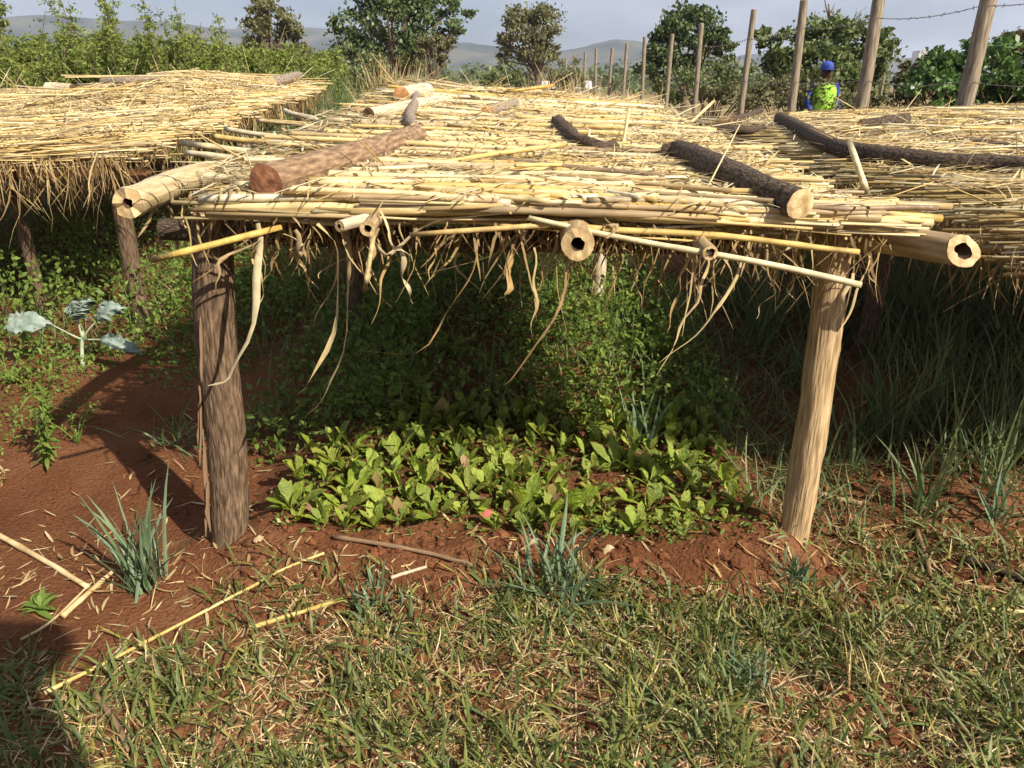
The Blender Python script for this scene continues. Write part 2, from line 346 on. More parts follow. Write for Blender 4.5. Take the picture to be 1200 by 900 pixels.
# ------------------------------------------------------------------ logs, poles, posts
def log_shape(mb, pts, radii, sides=14, k=22, rough=.06, seed=0):
    c = crspline(pts, k); rr = np.interp(np.linspace(0, 1, k), np.linspace(0, 1, len(radii)), radii)
    t, a, b = frames(c); th = np.arange(sides+1)*2*math.pi/sides
    s = np.concatenate([[0], np.cumsum(np.linalg.norm(np.diff(c, axis=0), axis=1))])
    nz = 1 + rough*2*vn(np.cos(th)[None]*1.6+seed*3.1, np.sin(th)[None]*1.6+s[:, None]*7, 1.4, seed) + rough*vn(np.cos(th)[None]*4+seed, np.sin(th)[None]*4+s[:, None]*20, 1.4, seed+2)
    V = c[:, None] + (rr[:, None]*nz)[..., None]*(np.cos(th)[None, :, None]*a[:, None]+np.sin(th)[None, :, None]*b[:, None])
    U = np.stack(np.broadcast_arrays((th/(2*math.pi))[None], s[:, None]), -1)
    w = sides+1; id_ = np.arange(k*w).reshape(k, w)
    mb.add(V, np.stack([id_[:-1, :-1], id_[:-1, 1:], id_[1:, 1:], id_[1:, :-1]], -1).reshape(-1, 4), None, U)
    return c, t, V, rr
def end_cap(mb, ring, inner=0., push=.0, axis_=None, deep=0.):
    ring = ring[:-1]; n = len(ring); c = ring.mean(0)
    ax = np.zeros(3) if axis_ is None else axis_
    i = np.arange(n); j = (i+1) % n
    if inner:
        rin = c+(ring-c)*inner*(1+.08*R.normal(size=(n, 1)))
        V = np.concatenate([ring+ax*push, rin+ax*push*1.2]); mb.add(V, np.stack([i, j, n+j, n+i], -1))
    else:
        mid = c+(ring-c)*.6+ax*push*(1+R.random((n, 1))*.35)
        V = np.concatenate([ring+ax*.0005, mid, [c+ax*push*1.3]])
        mb.add(V, np.stack([i, j, n+j, n+i], -1), np.stack([n+i, n+j, np.full(n, 2*n)], -1))
def solid_log(name, parent, pts, radii, m, cut, label=None, cat=None, group=None, rough=.06, seed=0, sides=14, k=22):
    """log with its two sawn ends; a thing when label is given, else a part of parent"""
    a = MB(); c, t, V, rr = log_shape(a, pts, radii, sides, k, rough, seed)
    if parent is None:
        o = thing(name, c.mean(0)*[1, 1, 0]+[0, 0, V[..., 2].min()], label, cat, group); bark = a.build('bark', m, o)
        p2 = o
    else:
        bark = a.build(name, m, parent); p2 = bark; o = bark
    e = MB(); end_cap(e, V[0], 0, .004, -t[0]); e.build('cut_end', cut, p2, smooth=False)
    e = MB(); end_cap(e, V[-1], 0, .004, t[-1]); e.build('cut_end', cut, p2, smooth=False)
    return o
def hollow_pole(name, parent, pts, rad, m, seed=0, bore=.5, nodes=.34, ovl=0., node_r=1.07, jagged=.04, slant=0.):
    pts = np.asarray(pts, float); L = np.linalg.norm(np.diff(pts, axis=0), axis=1).sum(); k = max(24, int(L/.035))
    c = crspline(pts, k); s = np.linspace(0, L, k); ph = ((s/nodes+.37*seed) % 1)
    rr = rad*(1+(node_r-1)*np.exp(-((ph-.5)/.05)**2))
    a = MB(); c, t, V, _ = log_shape(a, c, rr, 16, k, .035, seed)
    jag = R.normal(0, rad*jagged, 16); jag = np.append(jag, jag[0]); V[0] += (jag-slant*((V[0]-c[0]) @ FW))[:, None]*t[0][None]; a.V[0] = V.reshape(-1, 3)
    o = a.build(name, m, parent)
    e = MB(); end_cap(e, V[0], bore, .002, -t[0]); e.build('cut_end', M['cut_pale'], o, smooth=False)
    h = MB(); ring = V[0]; cc = ring[:-1].mean(0); rin = cc+(ring[:-1]-cc)*bore; n = len(rin); i = np.arange(n); j = (i+1) % n
    dp = t[0]*rad*2.2
    h.add(np.concatenate([rin-t[0]*.002, rin*.5+cc*.5+dp, [cc+dp]]), np.stack([i, j, n+j, n+i], -1), np.stack([n+i, n+j, np.full(n, 2*n)], -1)); h.build('bore', M['hollow'], o)
    e = MB(); end_cap(e, V[-1], 0, .002, t[-1]); e.build('cut_end', M['cut_pale'], o, smooth=False)
    return o

# ------------------------------------------------------------------ thatch
def stalk_paths(zf, x0, x1, y0, y1, n, Lr, thick, sd=5., stray=.08, k=5, rag=.16, ysel=None, base=0.):
    L = R.uniform(*Lr, n)
    ycen = R.uniform(y0, y1, n) if ysel is None else ysel
    if callable(x0): x0 = x0(ycen); x1 = x1(ycen)
    else: x0 = np.full(n, x0); x1 = np.full(n, x1)
    W = x1-x0; L = np.minimum(L, W+rag)
    cx = x0+L/2-rag + R.random(n)*np.maximum(W-L+2*rag, .02)
    ang = np.radians(R.normal(0, sd, n)); st = R.random(n) < stray; ang[st] = np.radians(R.normal(0, 32, st.sum()))
    L[st] *= .6
    lo, hi = y0-.03, y1+.03
    u = np.linspace(-.5, .5, k)[None]
    bow = R.normal(0, .02, (n, 1))
    xx = cx[:, None]+u*L[:, None]*np.cos(ang)[:, None]; yy = ycen[:, None]+u*L[:, None]*np.sin(ang)[:, None]+bow*(.25-u*u)*4*L[:, None]*.5
    yy = np.where(yy < lo, lo+(yy-lo)*.15, yy)
    lay = R.random(n)**.8*thick
    zz = zf(np.clip(xx, x0[:, None]-.1, x1[:, None]+.1), yy)+base+lay[:, None]+R.normal(0, .004, (n, k))+st[:, None]*thick*.35
    tilt = R.normal(0, .012, (n, 1)); zz = zz+tilt*u*2
    return np.stack([xx, yy, zz], -1), L
def chaff(mb, zf, x0, x1, y0, y1, n, thick, wl=(.05, .25), ww=(.003, .010), fold=.4):
    L = R.uniform(*wl, n); a = R.uniform(0, math.pi, n)*.5*np.sign(R.normal(size=n)); cx = R.uniform(x0, x1, n); cy_ = R.uniform(y0, y1, n)
    u = np.linspace(-.5, .5, 4)[None]; bend = R.normal(0, .12, (n, 1))
    xx = cx[:, None]+u*L[:, None]*np.cos(a)[:, None]; yy = cy_[:, None]+u*L[:, None]*np.sin(a)[:, None]+bend*u*u*L[:, None]
    zz = zf(xx, yy)+thick*R.uniform(.7, 1.12, n)[:, None]+np.abs(R.normal(0, .07, (n, 1))+.16*(R.random((n, 1)) < .06))*(u+.5)*L[:, None]*R.random((n, 1))
    w = R.uniform(*ww, n)[:, None]*np.array([.5, 1, .9, .2])[None]
    side = np.broadcast_to(unit(R.normal(size=(n, 1, 3))*[.6, .6, 1]+[0, 0, 0]), (n, 4, 3))
    ribbons(mb, np.stack([xx, yy, zz], -1), w, None, 0)
def fringe(mb, starts, Lr, wr, spread=.5, k=6, out=None):
    n = len(starts); L = R.uniform(*Lr, n)*R.random(n)**.6
    d0 = R.normal(0, spread, (n, 3)); d0[:, 2] = -1
    if out is not None: d0 = d0+out
    d = unit(d0); pts = [starts]; step = L[:, None]/(k-1)
    curl = R.normal(0, .35, (n, 3)); curl[:, 2] = 0
    for i in range(k-1):
        d = unit(d+curl*.5+np.array([0, 0, -.22])+R.normal(0, .16, (n, 3))); pts.append(pts[-1]+d*step)
    Pt = np.stack(pts, 1); prof = np.array([.6, 1, .95, .8, .55, .12]) if k == 6 else np.linspace(1, .15, k)
    side = unit(R.normal(size=(n, 1, 3))*[1, 1, .2])
    tw = R.normal(0, .6, (n, 1, 3))*np.linspace(0, 1, k)[None, :, None]
    ribbons(mb, Pt, R.uniform(*wr, n)[:, None]*prof[None], unit(side+tw), 0)

# ------------------------------------------------------------------ main shade table
MX0, MX1, MY0, MY1 = -1.05, .98, 2.2, 6.7
mx0 = lambda y: -.98-.035*(np.asarray(y)-2.2)
mx1 = lambda y: 1.08-.10*np.clip(np.asarray(y)-2.2, 0, 2.4)
main = thing('shade_table', (-.1, 4.4, .2), 'straw-roofed shade table in front, over the leafy green seedlings', 'shade table', 'straw shade tables')
def zg(x, y): return float(g(x, y))
def make_post(parent, x, y, top, r, m, lean=(0, 0), rough=.05, seed=0, cut=None, waist=1.):
    z0 = zg(x, y)-.12; h = top-z0
    pts = [(x, y, z0), (x+lean[0]*.35+.012*math.sin(seed), y+lean[1]*.3, z0+h*.35), (x+lean[0]*.7-.012*math.sin(seed*2), y+lean[1]*.7, z0+h*.7), (x+lean[0], y+lean[1], top)]
    return solid_log('post', parent, pts, [r*1.02, r*waist, r, r*.97], m, cut or M['cut_pale'], rough=rough, seed=seed, sides=18, k=40)
pl = make_post(main, -1.095, 2.34, 1.185, .064, M['bark_post'], (.10, .02), .05, 1)
pr = make_post(main, .905, 2.37, 1.16, .050, M['wood_pale'], (-.005, -.0), .09, 2, waist=1.02)
make_post(main, .40, 5.0, 1.36, .045, M['wood_white'], (.01, 0), .05, 3)
make_post(main, -1.08, 4.5, 1.37, .055, M['bark_post'], (.02, 0), .05, 4)
make_post(main, -1.05, 6.55, 1.5, .055, M['bark_post'], (.02, 0), .05, 5)
make_post(main, .85, 6.5, 1.42, .05, M['bark_post'], (.02, 0), .05, 6)
# peeling bark down the dark post
mb = MB()
for i in range(9):
    z = R.uniform(.05, .75); a0 = R.uniform(3.3, 4.4); Lh = R.uniform(.12, .34)
    zz = np.linspace(z, z+Lh, 6); off = .064+.02*np.linspace(1, 0, 6)**2*R.random()
    pts = np.stack([-1.093+.10*(zz+.1)/1.3+np.cos(a0)*off, 2.34+np.sin(a0)*off, zz], -1)
    ribbons(mb, pts[None], R.uniform(.006, .013)*np.array([.3, 1, .8, 1, .9, .4])[None], np.array([-.2, -1, 0.])[None, None], .4)
mb.build('loose_bark', M['bark_brown'], pl)

# poles that carry the stalks
zu = lambda x, y: float(z_main(x, y))
def along(x, ya, yb, dz, xb=None):
    xb = x if xb is None else xb
    return [(x+(xb-x)*t, ya+(yb-ya)*t, zu(np.clip(x+(xb-x)*t, -1.1, .9), max(ya+(yb-ya)*t, 2.2))+dz) for t in np.linspace(0, 1, 6)]
p0 = P(150, 238, 2.2); p1 = P(245, 204, 2.75)
d = (p1-p0)/np.linalg.norm(p1-p0)
hollow_pole('bamboo_pole', main, [p0, p1, p1+d*.8+[.12, 0, -.08], p1+d*2.0+[.34, 0, -.16]], .043, M['bamboo'], 1, .34, .21, node_r=1.1, jagged=.14)
p0 = P(1128, 294, 2.10); p1 = P(1000, 274, 2.42); d = (p1-p0)/np.linalg.norm(p1-p0)
hollow_pole('bamboo_pole', main, [p0, p1, p1+d*.35, p1+d*.8+[0, 0, -.03]], .043, M['bamboo_dull'], 2, .5, .30, slant=1.1)
p0 = P(677, 286, 2.1)
hollow_pole('roof_pole', main, [p0, p0+[0, .8, .045], p0+[0, 2.0, .12], p0+[.02, 4.3, .27]], .046, M['bamboo_dull'], 3, .42, .5)
p0 = P(431, 268, 2.08)
hollow_pole('roof_pole', main, [p0, p0+[-.01, .7, .045], p0+[-.02, 2, .12]], .020, M['bamboo_dull'], 4, .5, .3)
p0 = P(832, 296, 2.08)
hollow_pole('roof_pole', main, [p0, p0+[-.06, .5, .05], p0+[-.2, 1.8, .12]], .021, M['bamboo_dull'], 5, .6, .3)
p0 = P(398, 265, 2.09); p1 = P(424, 258, 2.16)
hollow_pole('roof_pole', main, [p0, p1, p1+(p1-p0)*1.5], .016, M['wood_white'], 6, .4, .3)
mb = MB()
for yy in (2.36, 4.5, 6.5):
    pts = crspline([(x, yy+.02*math.sin(3*x), zu(np.clip(x, -1.1, .9), yy)-.105) for x in np.linspace(-1.16, .80, 6)], 14)
    solid_log('crossbeam', main, pts[::3], [.034, .038, .032], M['bark_dark'], M['cut_pale'], seed=int(yy*3), k=18)

# bed of thin stalks and shredded leaf = one part
mb = MB()
Pt, L = stalk_paths(z_main, mx0, mx1, MY0+.02, MY1, 3000, (.6, 2.0), .055, 9, .14, 5, .07, base=-.03)
tubes(mb, Pt, R.uniform(.003, .0085, len(Pt))[:, None]*np.array([1, 1, .95, .9, .7])[None], 5)
chaff(mb, z_main, MX0-.02, MX1-.02, MY0, MY1, 5200, .055, (.04, .24), (.0012, .006))
chaff(mb, z_main, MX0-.02, MX1-.1, MY0, 4.2, 800, .055, (.1, .4), (.0015, .006))
nu = 240; ux = R.uniform(MX0, MX1, nu); uy = R.uniform(MY0+.15, MY1, nu); ud = unit(np.stack([R.normal(0, 1, nu), R.normal(0, .6, nu), np.abs(R.normal(.2, .2, nu))], -1))*R.uniform(.10, .35, (nu, 1))
up0 = np.stack([ux, uy, z_main(ux, uy)+.02], -1); tubes(mb, up0[:, None]+ud[:, None]*np.linspace(0, 1, 3)[None, :, None], R.uniform(.0015, .0045, (nu, 1))*np.array([1, .8, .4])[None], 4)
thatch = mb.build('thatch', M['straw'], main); thatch['kind'] = 'stuff'

# the single thick stalks one can pick out
def stalk_mesh(i):
    k = 22; x = np.linspace(-.5, .5, k); r0 = .0105
    nodes = np.sort(R.uniform(-.45, .45, 5)); rr = r0*(1.05-.25*(x+.5))*(1+.22*np.exp(-((x[:, None]-nodes[None])/.012)**2).sum(1))
    bend = R.normal(0, .006, 3); yv = bend[0]*np.sin(x*4)+bend[1]*np.sin(x*9+1); zv = .004*np.sin(x*7+i)
    kink = np.zeros(k)
    for nd_ in nodes: kink += np.where(x > nd_, (x-nd_)*R.normal(0, .02), 0)
    pt = np.stack([x, yv+kink, zv], -1)
    m = MB(); tubes(m, pt[None], rr[None], 7); me = m.mesh('stalk'); me.materials.append(M['stalk']); return me
SM = [stalk_mesh(i) for i in range(9)]
def short_mesh():
    x = np.linspace(-.5, .5, 5); m = MB(); tubes(m, np.stack([x, x*0, x*0], -1)[None], (.0105*np.array([.9, 1.05, .95, 1, .8]))[None], 7); me = m.mesh('stalk'); me.materials.append(M['stalk']); return me
SHORT = short_mesh()
def put_stalk(parent, c, L, ang, tilt, rad, name='stalk'):
    o = bpy.data.objects.new(name, SHORT if L < .45 else SM[R.integers(len(SM))]); COL.objects.link(o); o.parent = parent
    o.location = Vector([float(v) for v in c]) - (world_loc(parent) if parent else Vector((0, 0, 0)))
    fl = R.random() < .5
    o.rotation_euler = (0, tilt if fl else -tilt, ang+(math.pi if fl else 0))
    s = rad/.0105; o.scale = (L, s, s)
    if parent is None: pass
    return o
n_st = 285
ysel = MY0 + (R.random(n_st)**1.7)*3.6
for i in range(n_st):
    L = R.uniform(.5, 2.0); y = ysel[i]; rad = R.uniform(.0055, .0125)
    a_, b_ = float(mx0(y)), float(mx1(y)); L = min(L, b_-a_+.06)
    cx = a_+L/2-.06+R.random()*max(b_-a_-L+.12, .02); ang = math.radians(R.normal(0, 9))
    if R.random() < .3: ang = math.radians(R.normal(0, 28)); L *= .6
    y = max(y, MY0+abs(math.sin(ang))*L*.5)
    za = zu(np.clip(cx-L*.4, -1.2, 1), y); zb = zu(np.clip(cx+L*.4, -1.2, 1), y)
    put_stalk(main, (cx, y, (za+zb)/2+.020+R.random()*.032), L, ang, math.atan2(zb-za, L*.8)+R.normal(0, .012), rad)
def stalk_px(a, b, za, zb, rad, parent=main):
    A = P(*a, za); B = P(*b, zb); d = B-A; L = np.linalg.norm(d)
    return put_stalk(parent, (A+B)/2, L, math.atan2(d[1], d[0]), math.atan2(d[2], math.hypot(d[0], d[1])), rad)
# long front stalks along the near edge
for a, b, za, zb, r in [((228, 247), (640, 243), 2.16, 2.18, .014), ((420, 240), (985, 262), 2.15, 2.17, .012), ((235, 232), (700, 232), 2.2, 2.2, .012),
        ((560, 247), (1090, 262), 2.17, 2.16, .011), ((250, 226), (760, 246), 2.23, 2.2, .013), ((620, 255), (1010, 334), 2.14, 2.06, .009),
        ((178, 305), (330, 266), 2.1, 2.2, .010), ((480, 275), (665, 262), 2.1, 2.16, .008), ((640, 262), (1000, 290), 2.16, 2.14, .010),
        ((300, 214), (770, 219), 2.36, 2.36, .013), ((700, 236), (1105, 256), 2.24, 2.3, .012), ((640, 222), (1112, 240), 2.36, 2.5, .012),
        ((222, 196), (400, 204), 2.75, 2.62, .013), ((214, 168), (330, 182), 3.0, 2.95, .012), ((248, 160), (380, 172), 3.3, 3.2, .012), ((262, 150), (420, 176), 3.45, 3.2, .011), ((300, 140), (420, 156), 3.75, 3.6, .010), ((330, 128), (400, 150), 4.1, 3.8, .012), ((216, 204), (330, 214), 2.6, 2.5, .012),
        ((218, 178), (420, 212), 2.85, 2.55, .012), ((240, 186), (470, 205), 2.8, 2.6, .014), ((420, 208), (660, 168), 2.5, 2.95, .009), ((345, 205), (485, 150), 2.6, 3.2, .007)]:
    stalk_px(a, b, za, zb, r)
for a, b, za, zb, r in [((438, 276), (427, 342), 2.1, 2.12, .007)]: stalk_px(a, b, za, zb, r)
# snapped uprights
for a, b, za, zb, r in [((1018, 232), (995, 165), 2.6, 2.62, .011), ((727, 186), (738, 125), 3.4, 3.42, .008), ((803, 150), (837, 118), 4.6, 4.7, .010), ((590, 108), (650, 100), 5.5, 5.6, .012)]:
    stalk_px(a, b, za, zb, r)

# hanging dry leaves of the main table, each its own part
def hang_leaf(pxs, z0, w, parent=main, jit=.05, name='dry_leaf', tw=2.6):
    n = len(pxs); zs = z0+np.linspace(0, R.normal(0, jit), n)
    c = crspline([P(x, y, z) for (x, y), z in zip(pxs, zs)], 14); s = np.linspace(0, 1, 14)
    prof = (.35+.9*np.sin(np.clip(s*1.05+.12, 0, 1)*math.pi)**.8); prof[-1] = .1
    a0 = R.uniform(-.5, .5); an = a0+tw*R.normal()*s+.5*np.sin(s*R.uniform(5, 12)); c = c+.006*np.sin(s*R.uniform(8, 18))[:, None]*RT[None]
    side = np.cos(an)[:, None]*RT[None]+np.sin(an)[:, None]*FW[None]
    m = MB(); ribbons(m, c[None], (w*prof*(1+R.normal(0, .12, 14)))[None], side[None], R.uniform(.2, .9)); return m.build(name, M['hang_leaf'], parent)
for pxs, w in [([(300, 262), (303, 310), (290, 390), (268, 440), (246, 452)], .015), ([(372, 262), (398, 300), (392, 380), (368, 440), (347, 462)], .010),
        ([(398, 268), (410, 300), (402, 400), (385, 455), (360, 486)], .010), ([(446, 246), (462, 285), (478, 300)], .009), ([(440, 262), (436, 300), (428, 342)], .012),
        ([(470, 295), (474, 330), (486, 356)], .012), ([(560, 270), (552, 320), (530, 360), (490, 412), (416, 410)], .004), ([(345, 270), (352, 300), (362, 268)], .013),
        ([(420, 262), (455, 300), (490, 270), (540, 256), (600, 250)], .010), ([(600, 285), (596, 340), (585, 350)], .012), ([(626, 290), (628, 350), (622, 400)], .006),
        ([(665, 300), (655, 360), (625, 410), (600, 440), (590, 452)], .006), ([(690, 258), (704, 268), (722, 258), (726, 248)], .012), ([(700, 268), (720, 262), (712, 278), (700, 274)], .010),
        ([(830, 300), (822, 340), (800, 380), (772, 440)], .006), ([(870, 300), (850, 350), (815, 390), (775, 425)], .006), ([(806, 296), (796, 340), (780, 390)], .008),
        ([(900, 330), (908, 345), (890, 360), (886, 374)], .004), ([(1020, 300), (1005, 345), (972, 408)], .006), ([(1000, 320), (985, 360), (975, 395)], .008), ([(1030, 296), (1020, 320), (1026, 336)], .004),
        ([(940, 268), (905, 300), (888, 306)], .014), ([(955, 250), (930, 282), (905, 302)], .012), ([(455, 300), (448, 330), (436, 380)], .006), ([(330, 260), (322, 300), (310, 330)], .009),
        ([(525, 256), (510, 300), (500, 330)], .006), ([(735, 280), (745, 310), (740, 350)], .005), ([(760, 276), (748, 330), (752, 360)], .004), ([(845, 300), (862, 330), (850, 350)], .004)]:
    hang_leaf(pxs, R.uniform(2.12, 2.26), w*.62)
for i in range(34):
    x = R.choice([R.uniform(290, 520), R.uniform(560, 760), R.uniform(770, 1010)]); y = 262+R.uniform(-6, 20); L = R.uniform(20, 110)
    dx = R.normal(0, 22, 4).cumsum()
    hang_leaf([(x+dx[0]*0, y), (x+dx[0], y+L*.35), (x+dx[1], y+L*.7), (x+dx[2], y+L*(.85+.2*R.random()))], R.uniform(2.14, 2.55), R.uniform(.0012, .0055))
# ragged fibres along all edges and below the thatch
mb = MB()
def edge_pts(n, a, b, zf, dz=-.02, jit=.04):
    t = R.random(n)[:, None]; p = np.array(a)[None]*(1-t)+np.array(b)[None]*t + R.normal(0, jit, (n, 2))
    return np.concatenate([p, (zf(p[:, 0], p[:, 1])+dz+R.normal(0, .015, n))[:, None]], 1)
fringe(mb, edge_pts(420, (-1.0, 2.24), (.98, 2.24), z_main), (.05, .34), (.0012, .005))
fringe(mb, edge_pts(420, (.05, 2.3), (.98, 2.4), z_main, -.03, .07), (.06, .34), (.0008, .0035), .7)
fringe(mb, edge_pts(160, (-.8, 2.3), (.2, 2.4), z_main), (.06, .30), (.0008, .003), .6)
fringe(mb, edge_pts(260, (-1.1, 2.3), (-1.15, 6.6), z_main), (.05, .26), (.0015, .006))
fringe(mb, edge_pts(300, (.95, 2.3), (.95, 6.6), z_main), (.05, .3), (.0015, .006))
t = R.random((360, 2)); u = np.stack([-1.05+t[:, 0]*1.95, 2.4+t[:, 1]*4], -1)
fringe(mb, np.concatenate([u, (z_main(u[:, 0], u[:, 1])-.04)[:, None]], 1), (.05, .30), (.0015, .006))
fo = mb.build('hanging_fibre', M['fringe'], main); fo['kind'] = 'stuff'

# ------------------------------------------------------------------ neighbouring tables
def side_table(label, zf, x0, x1, y0, y1, n, posts, seed, beams, fr, legs=1.0):
    o = thing('shade_table', ((x0+x1)/2, (y0+y1)/2, .2), label, 'shade table', 'straw shade tables')
    m = MB()
    Pt, L = stalk_paths(zf, x0, x1, y0, y1, int(n*1.5), (.5, 2.2), .075, 9, .16, 5, .2, base=-.04)
    tubes(m, Pt, R.uniform(.0022, .0068, len(Pt))[:, None]*np.array([1, 1, .95, .9, .7])[None], 5)
    # extra loose bundle along the front edge
    Pt, L = stalk_paths(zf, x0, x1, y0-.03, y0+.2, int(n*.16), (.6, 2.2), .11, 4, .10, 5, .2, base=-.10)
    tubes(m, Pt, R.uniform(.002, .006, len(Pt))[:, None]*np.array([1, 1, .95, .9, .7])[None], 5)
    chaff(m, zf, x0, x1, y0, y1, int(n*1.1), .06, (.06, .3), (.0015, .007))
    nu = 260; ux = R.uniform(x0, x1, nu); uy = R.uniform(y0, y1, nu); ud = unit(np.stack([R.normal(0, 1, nu), R.normal(0, .6, nu), np.abs(R.normal(.25, .25, nu))], -1))*R.uniform(.12, .4, (nu, 1))
    uz = zf(ux, uy)+.02; up0 = np.stack([ux, uy, uz], -1); tubes(m, up0[:, None]+ud[:, None]*np.linspace(0, 1, 3)[None, :, None], R.uniform(.0015, .004, (nu, 1))*np.array([1, .8, .4])[None], 4)
    th = m.build('thatch', M['straw'], o); th['kind'] = 'stuff'
    for j, (x, y, r, mt) in enumerate(posts): make_post(o, x, y, float(zf(x, y))-.06, r, M[mt], (.02*math.sin(j*3), 0), .06, seed+j)
    for j, (a, b) in enumerate(beams):
        q = [np.array([a[0]+(b[0]-a[0])*t, a[1]+(b[1]-a[1])*t]) for t in np.linspace(0, 1, 5)]
        solid_log('roof_pole', o, [(*p, float(zf(np.clip(p[0], x0, x1), np.clip(p[1], y0, y1)))-.09) for p in q], [.035, .04, .033], M['bark_brown'], M['cut_pale'], seed=seed+20+j)
    m = MB()
    for (a, b, k, Lr, wr) in fr: fringe(m, edge_pts(k, a, b, zf, -.03, .05), Lr, wr, .35)
    f = m.build('hanging_fibre', M['fringe'], o); f['kind'] = 'stuff'
    for i in range(26):      # loose thick stalks on top
        L = R.uniform(.6, 1.9); yy = y0+.05+R.random()**1.5*(y1-y0-.1); cx = R.uniform(x0+L*.4, x1-L*.4); an = math.radians(R.normal(0, 24))
        put_stalk(o, (cx, yy, float(zf(cx, yy))+.05+R.random()*.03), L, an, R.normal(0, .03), R.uniform(.004, .0075))
    return o
side_table('wide straw-roofed shade table over the long dark grass, below the wire fence', z_right, 1.5, 4.9, 2.25, 7.0, 5600,
    [(1.85, 4.2, .05, 'bark_post'), (3.2, 2.5, .05, 'bark_post'), (1.6, 5.2, .05, 'wood_pale'), (3.2, 5.2, .05, 'bark_post'), (1.6, 6.8, .05, 'bark_post'), (4.7, 2.5, .05, 'bark_post'), (4.7, 6.7, .05, 'bark_post')], 40,
    [((1.3, 2.5), (4.9, 2.5)), ((1.3, 5.2), (4.9, 5.2)), ((1.55, 2.2), (1.55, 6.9)), ((3.2, 2.2), (3.2, 6.9))],
    [((1.45, 2.25), (3.2, 2.25), 500, (.08, .36), (.0015, .005)), ((1.42, 2.2), (1.42, 6.9), 1100, (.06, .34), (.0012, .005))])
side_table('straw-roofed shade table at the left, edged with a shaggy hanging fringe', z_left, -5.6, -2.18, 4.3, 8.0, 4300,
    [(-2.45, 4.55, .05, 'bark_post'), (-2.3, 6.2, .055, 'bark_grey'), (-2.3, 7.8, .05, 'bark_post'), (-3.6, 4.5, .05, 'bark_post'), (-5.3, 4.5, .05, 'bark_post'), (-3.8, 7.8, .05, 'bark_post'), (-3.1, 4.6, .035, 'bark_post')], 60,
    [((-5.6, 4.5), (-2.12, 4.5)), ((-5.6, 6.2), (-2.12, 6.2)), ((-2.4, 4.4), (-2.4, 7.9)), ((-3.6, 4.2), (-3.6, 8))],
    [((-5.6, 4.28), (-2.2, 4.28), 1500, (.12, .55), (.0015, .005)), ((-2.15, 4.3), (-2.15, 7.9), 800, (.06, .32), (.0015, .006))])

# ------------------------------------------------------------------ logs lying on the straw
def top_log(label, pxs, radii, zf, m, cut, seed, rough=.06, lift=0., cat='log', name='log'):
    r = np.interp(np.linspace(0, 1, len(pxs)), np.linspace(0, 1, len(radii)), radii)
    pts = [hit(x, y, zf, rr*.75+.035+lift, 9) for (x, y), rr in zip(pxs, r)]
    return solid_log(name, None, pts, radii, M[m], M[cut], label, cat, 'weights on the straw roofs', rough, seed, 16, 34)
top_log('thick brown log with a reddish sawn end on the front table', [(312, 214), (372, 196), (432, 178), (488, 158)], [.052, .05, .047, .044], z_main, 'bark_brown', 'cut_red', 1)
top_log('dark bark log with a pale round sawn end on the front table', [(938, 239), (893, 222), (845, 200), (800, 178), (778, 178)], [.041, .045, .047, .043, .03], z_main, 'bark_dark', 'cut_pale', 2, .08)
top_log('crooked upright branch stub touching the thick brown log', [(486, 152), (480, 138), (485, 122), (488, 108)], [.026, .026, .025, .022], z_main, 'bark_grey', 'cut_pale', 3, .1, .02)
top_log('whitish barkless log with a dark end, far on the front table', [(432, 134), (460, 129), (500, 120), (520, 117)], [.032, .034, .034, .03], z_main, 'wood_white', 'hollow', 4)
top_log('short white log lying at the far end of the front table', [(470, 112), (482, 109), (500, 106)], [.05, .05, .05], z_main, 'wood_white', 'cut_orange', 5)
top_log('stubby grey log with a hollow end, midway on the front table', [(571, 131), (585, 127), (603, 121)], [.034, .034, .032], z_main, 'bark_grey', 'cut_orange', 6, .1)
top_log('gnarled forked dark branch sunk in the straw of the front table', [(652, 142), (662, 152), (676, 165), (700, 172), (722, 172)], [.03, .036, .032, .03, .02], z_main, 'bark_dark', 'cut_pale', 7, .22)
top_log('long curved dark log sweeping over the wide table to the photo edge', [(914, 139), (940, 152), (978, 172), (1030, 182), (1100, 190), (1180, 194), (1260, 200)], [.045, .046, .044, .044, .04, .036], z_right, 'bark_dark', 'cut_pale', 8, .07)
top_log('thin wavy dark branch along the far left side of the wide table', [(728, 126), (758, 134), (800, 142), (838, 150), (870, 152), (896, 150)], [.03, .034, .036, .032, .03, .02], z_right, 'bark_dark', 'cut_pale', 9, .16)
top_log('short forked stick beside the thin wavy dark branch', [(856, 142), (872, 137), (892, 129)], [.022, .026, .022], z_right, 'bark_dark', 'cut_orange', 10, .16)
top_log('short dark log with an orange sawn end near the far fence posts', [(1062, 140), (1036, 143), (1008, 146)], [.042, .04, .03], z_right, 'bark_dark', 'cut_orange', 11, .08)
top_log('slim purplish pole lying at the right edge of the wide table', [(1085, 163), (1130, 164), (1180, 172), (1240, 184)], [.018, .02, .022, .022], z_right, 'bark_brown', 'cut_pale', 12, .05)
top_log('tiny dark log piece by the foot of the middle fence posts', [(766, 131), (784, 133)], [.035, .034], z_right, 'bark_dark', 'cut_pale', 13, .1)
top_log('pale hollow-ended log on the left table', [(55, 103), (66, 103), (86, 104)], [.05, .05, .045], z_left, 'wood_white', 'hollow', 14)
top_log('grey weathered pole pressed flat into the left table', [(122, 97), (150, 95), (196, 90)], [.04, .04, .03], z_left, 'bark_grey', 'cut_pale', 15, .1)
top_log('short grey log at the far corner of the left table', [(318, 98), (335, 93), (350, 88)], [.05, .05, .04], z_left, 'bark_grey', 'cut_pale', 16, .1)

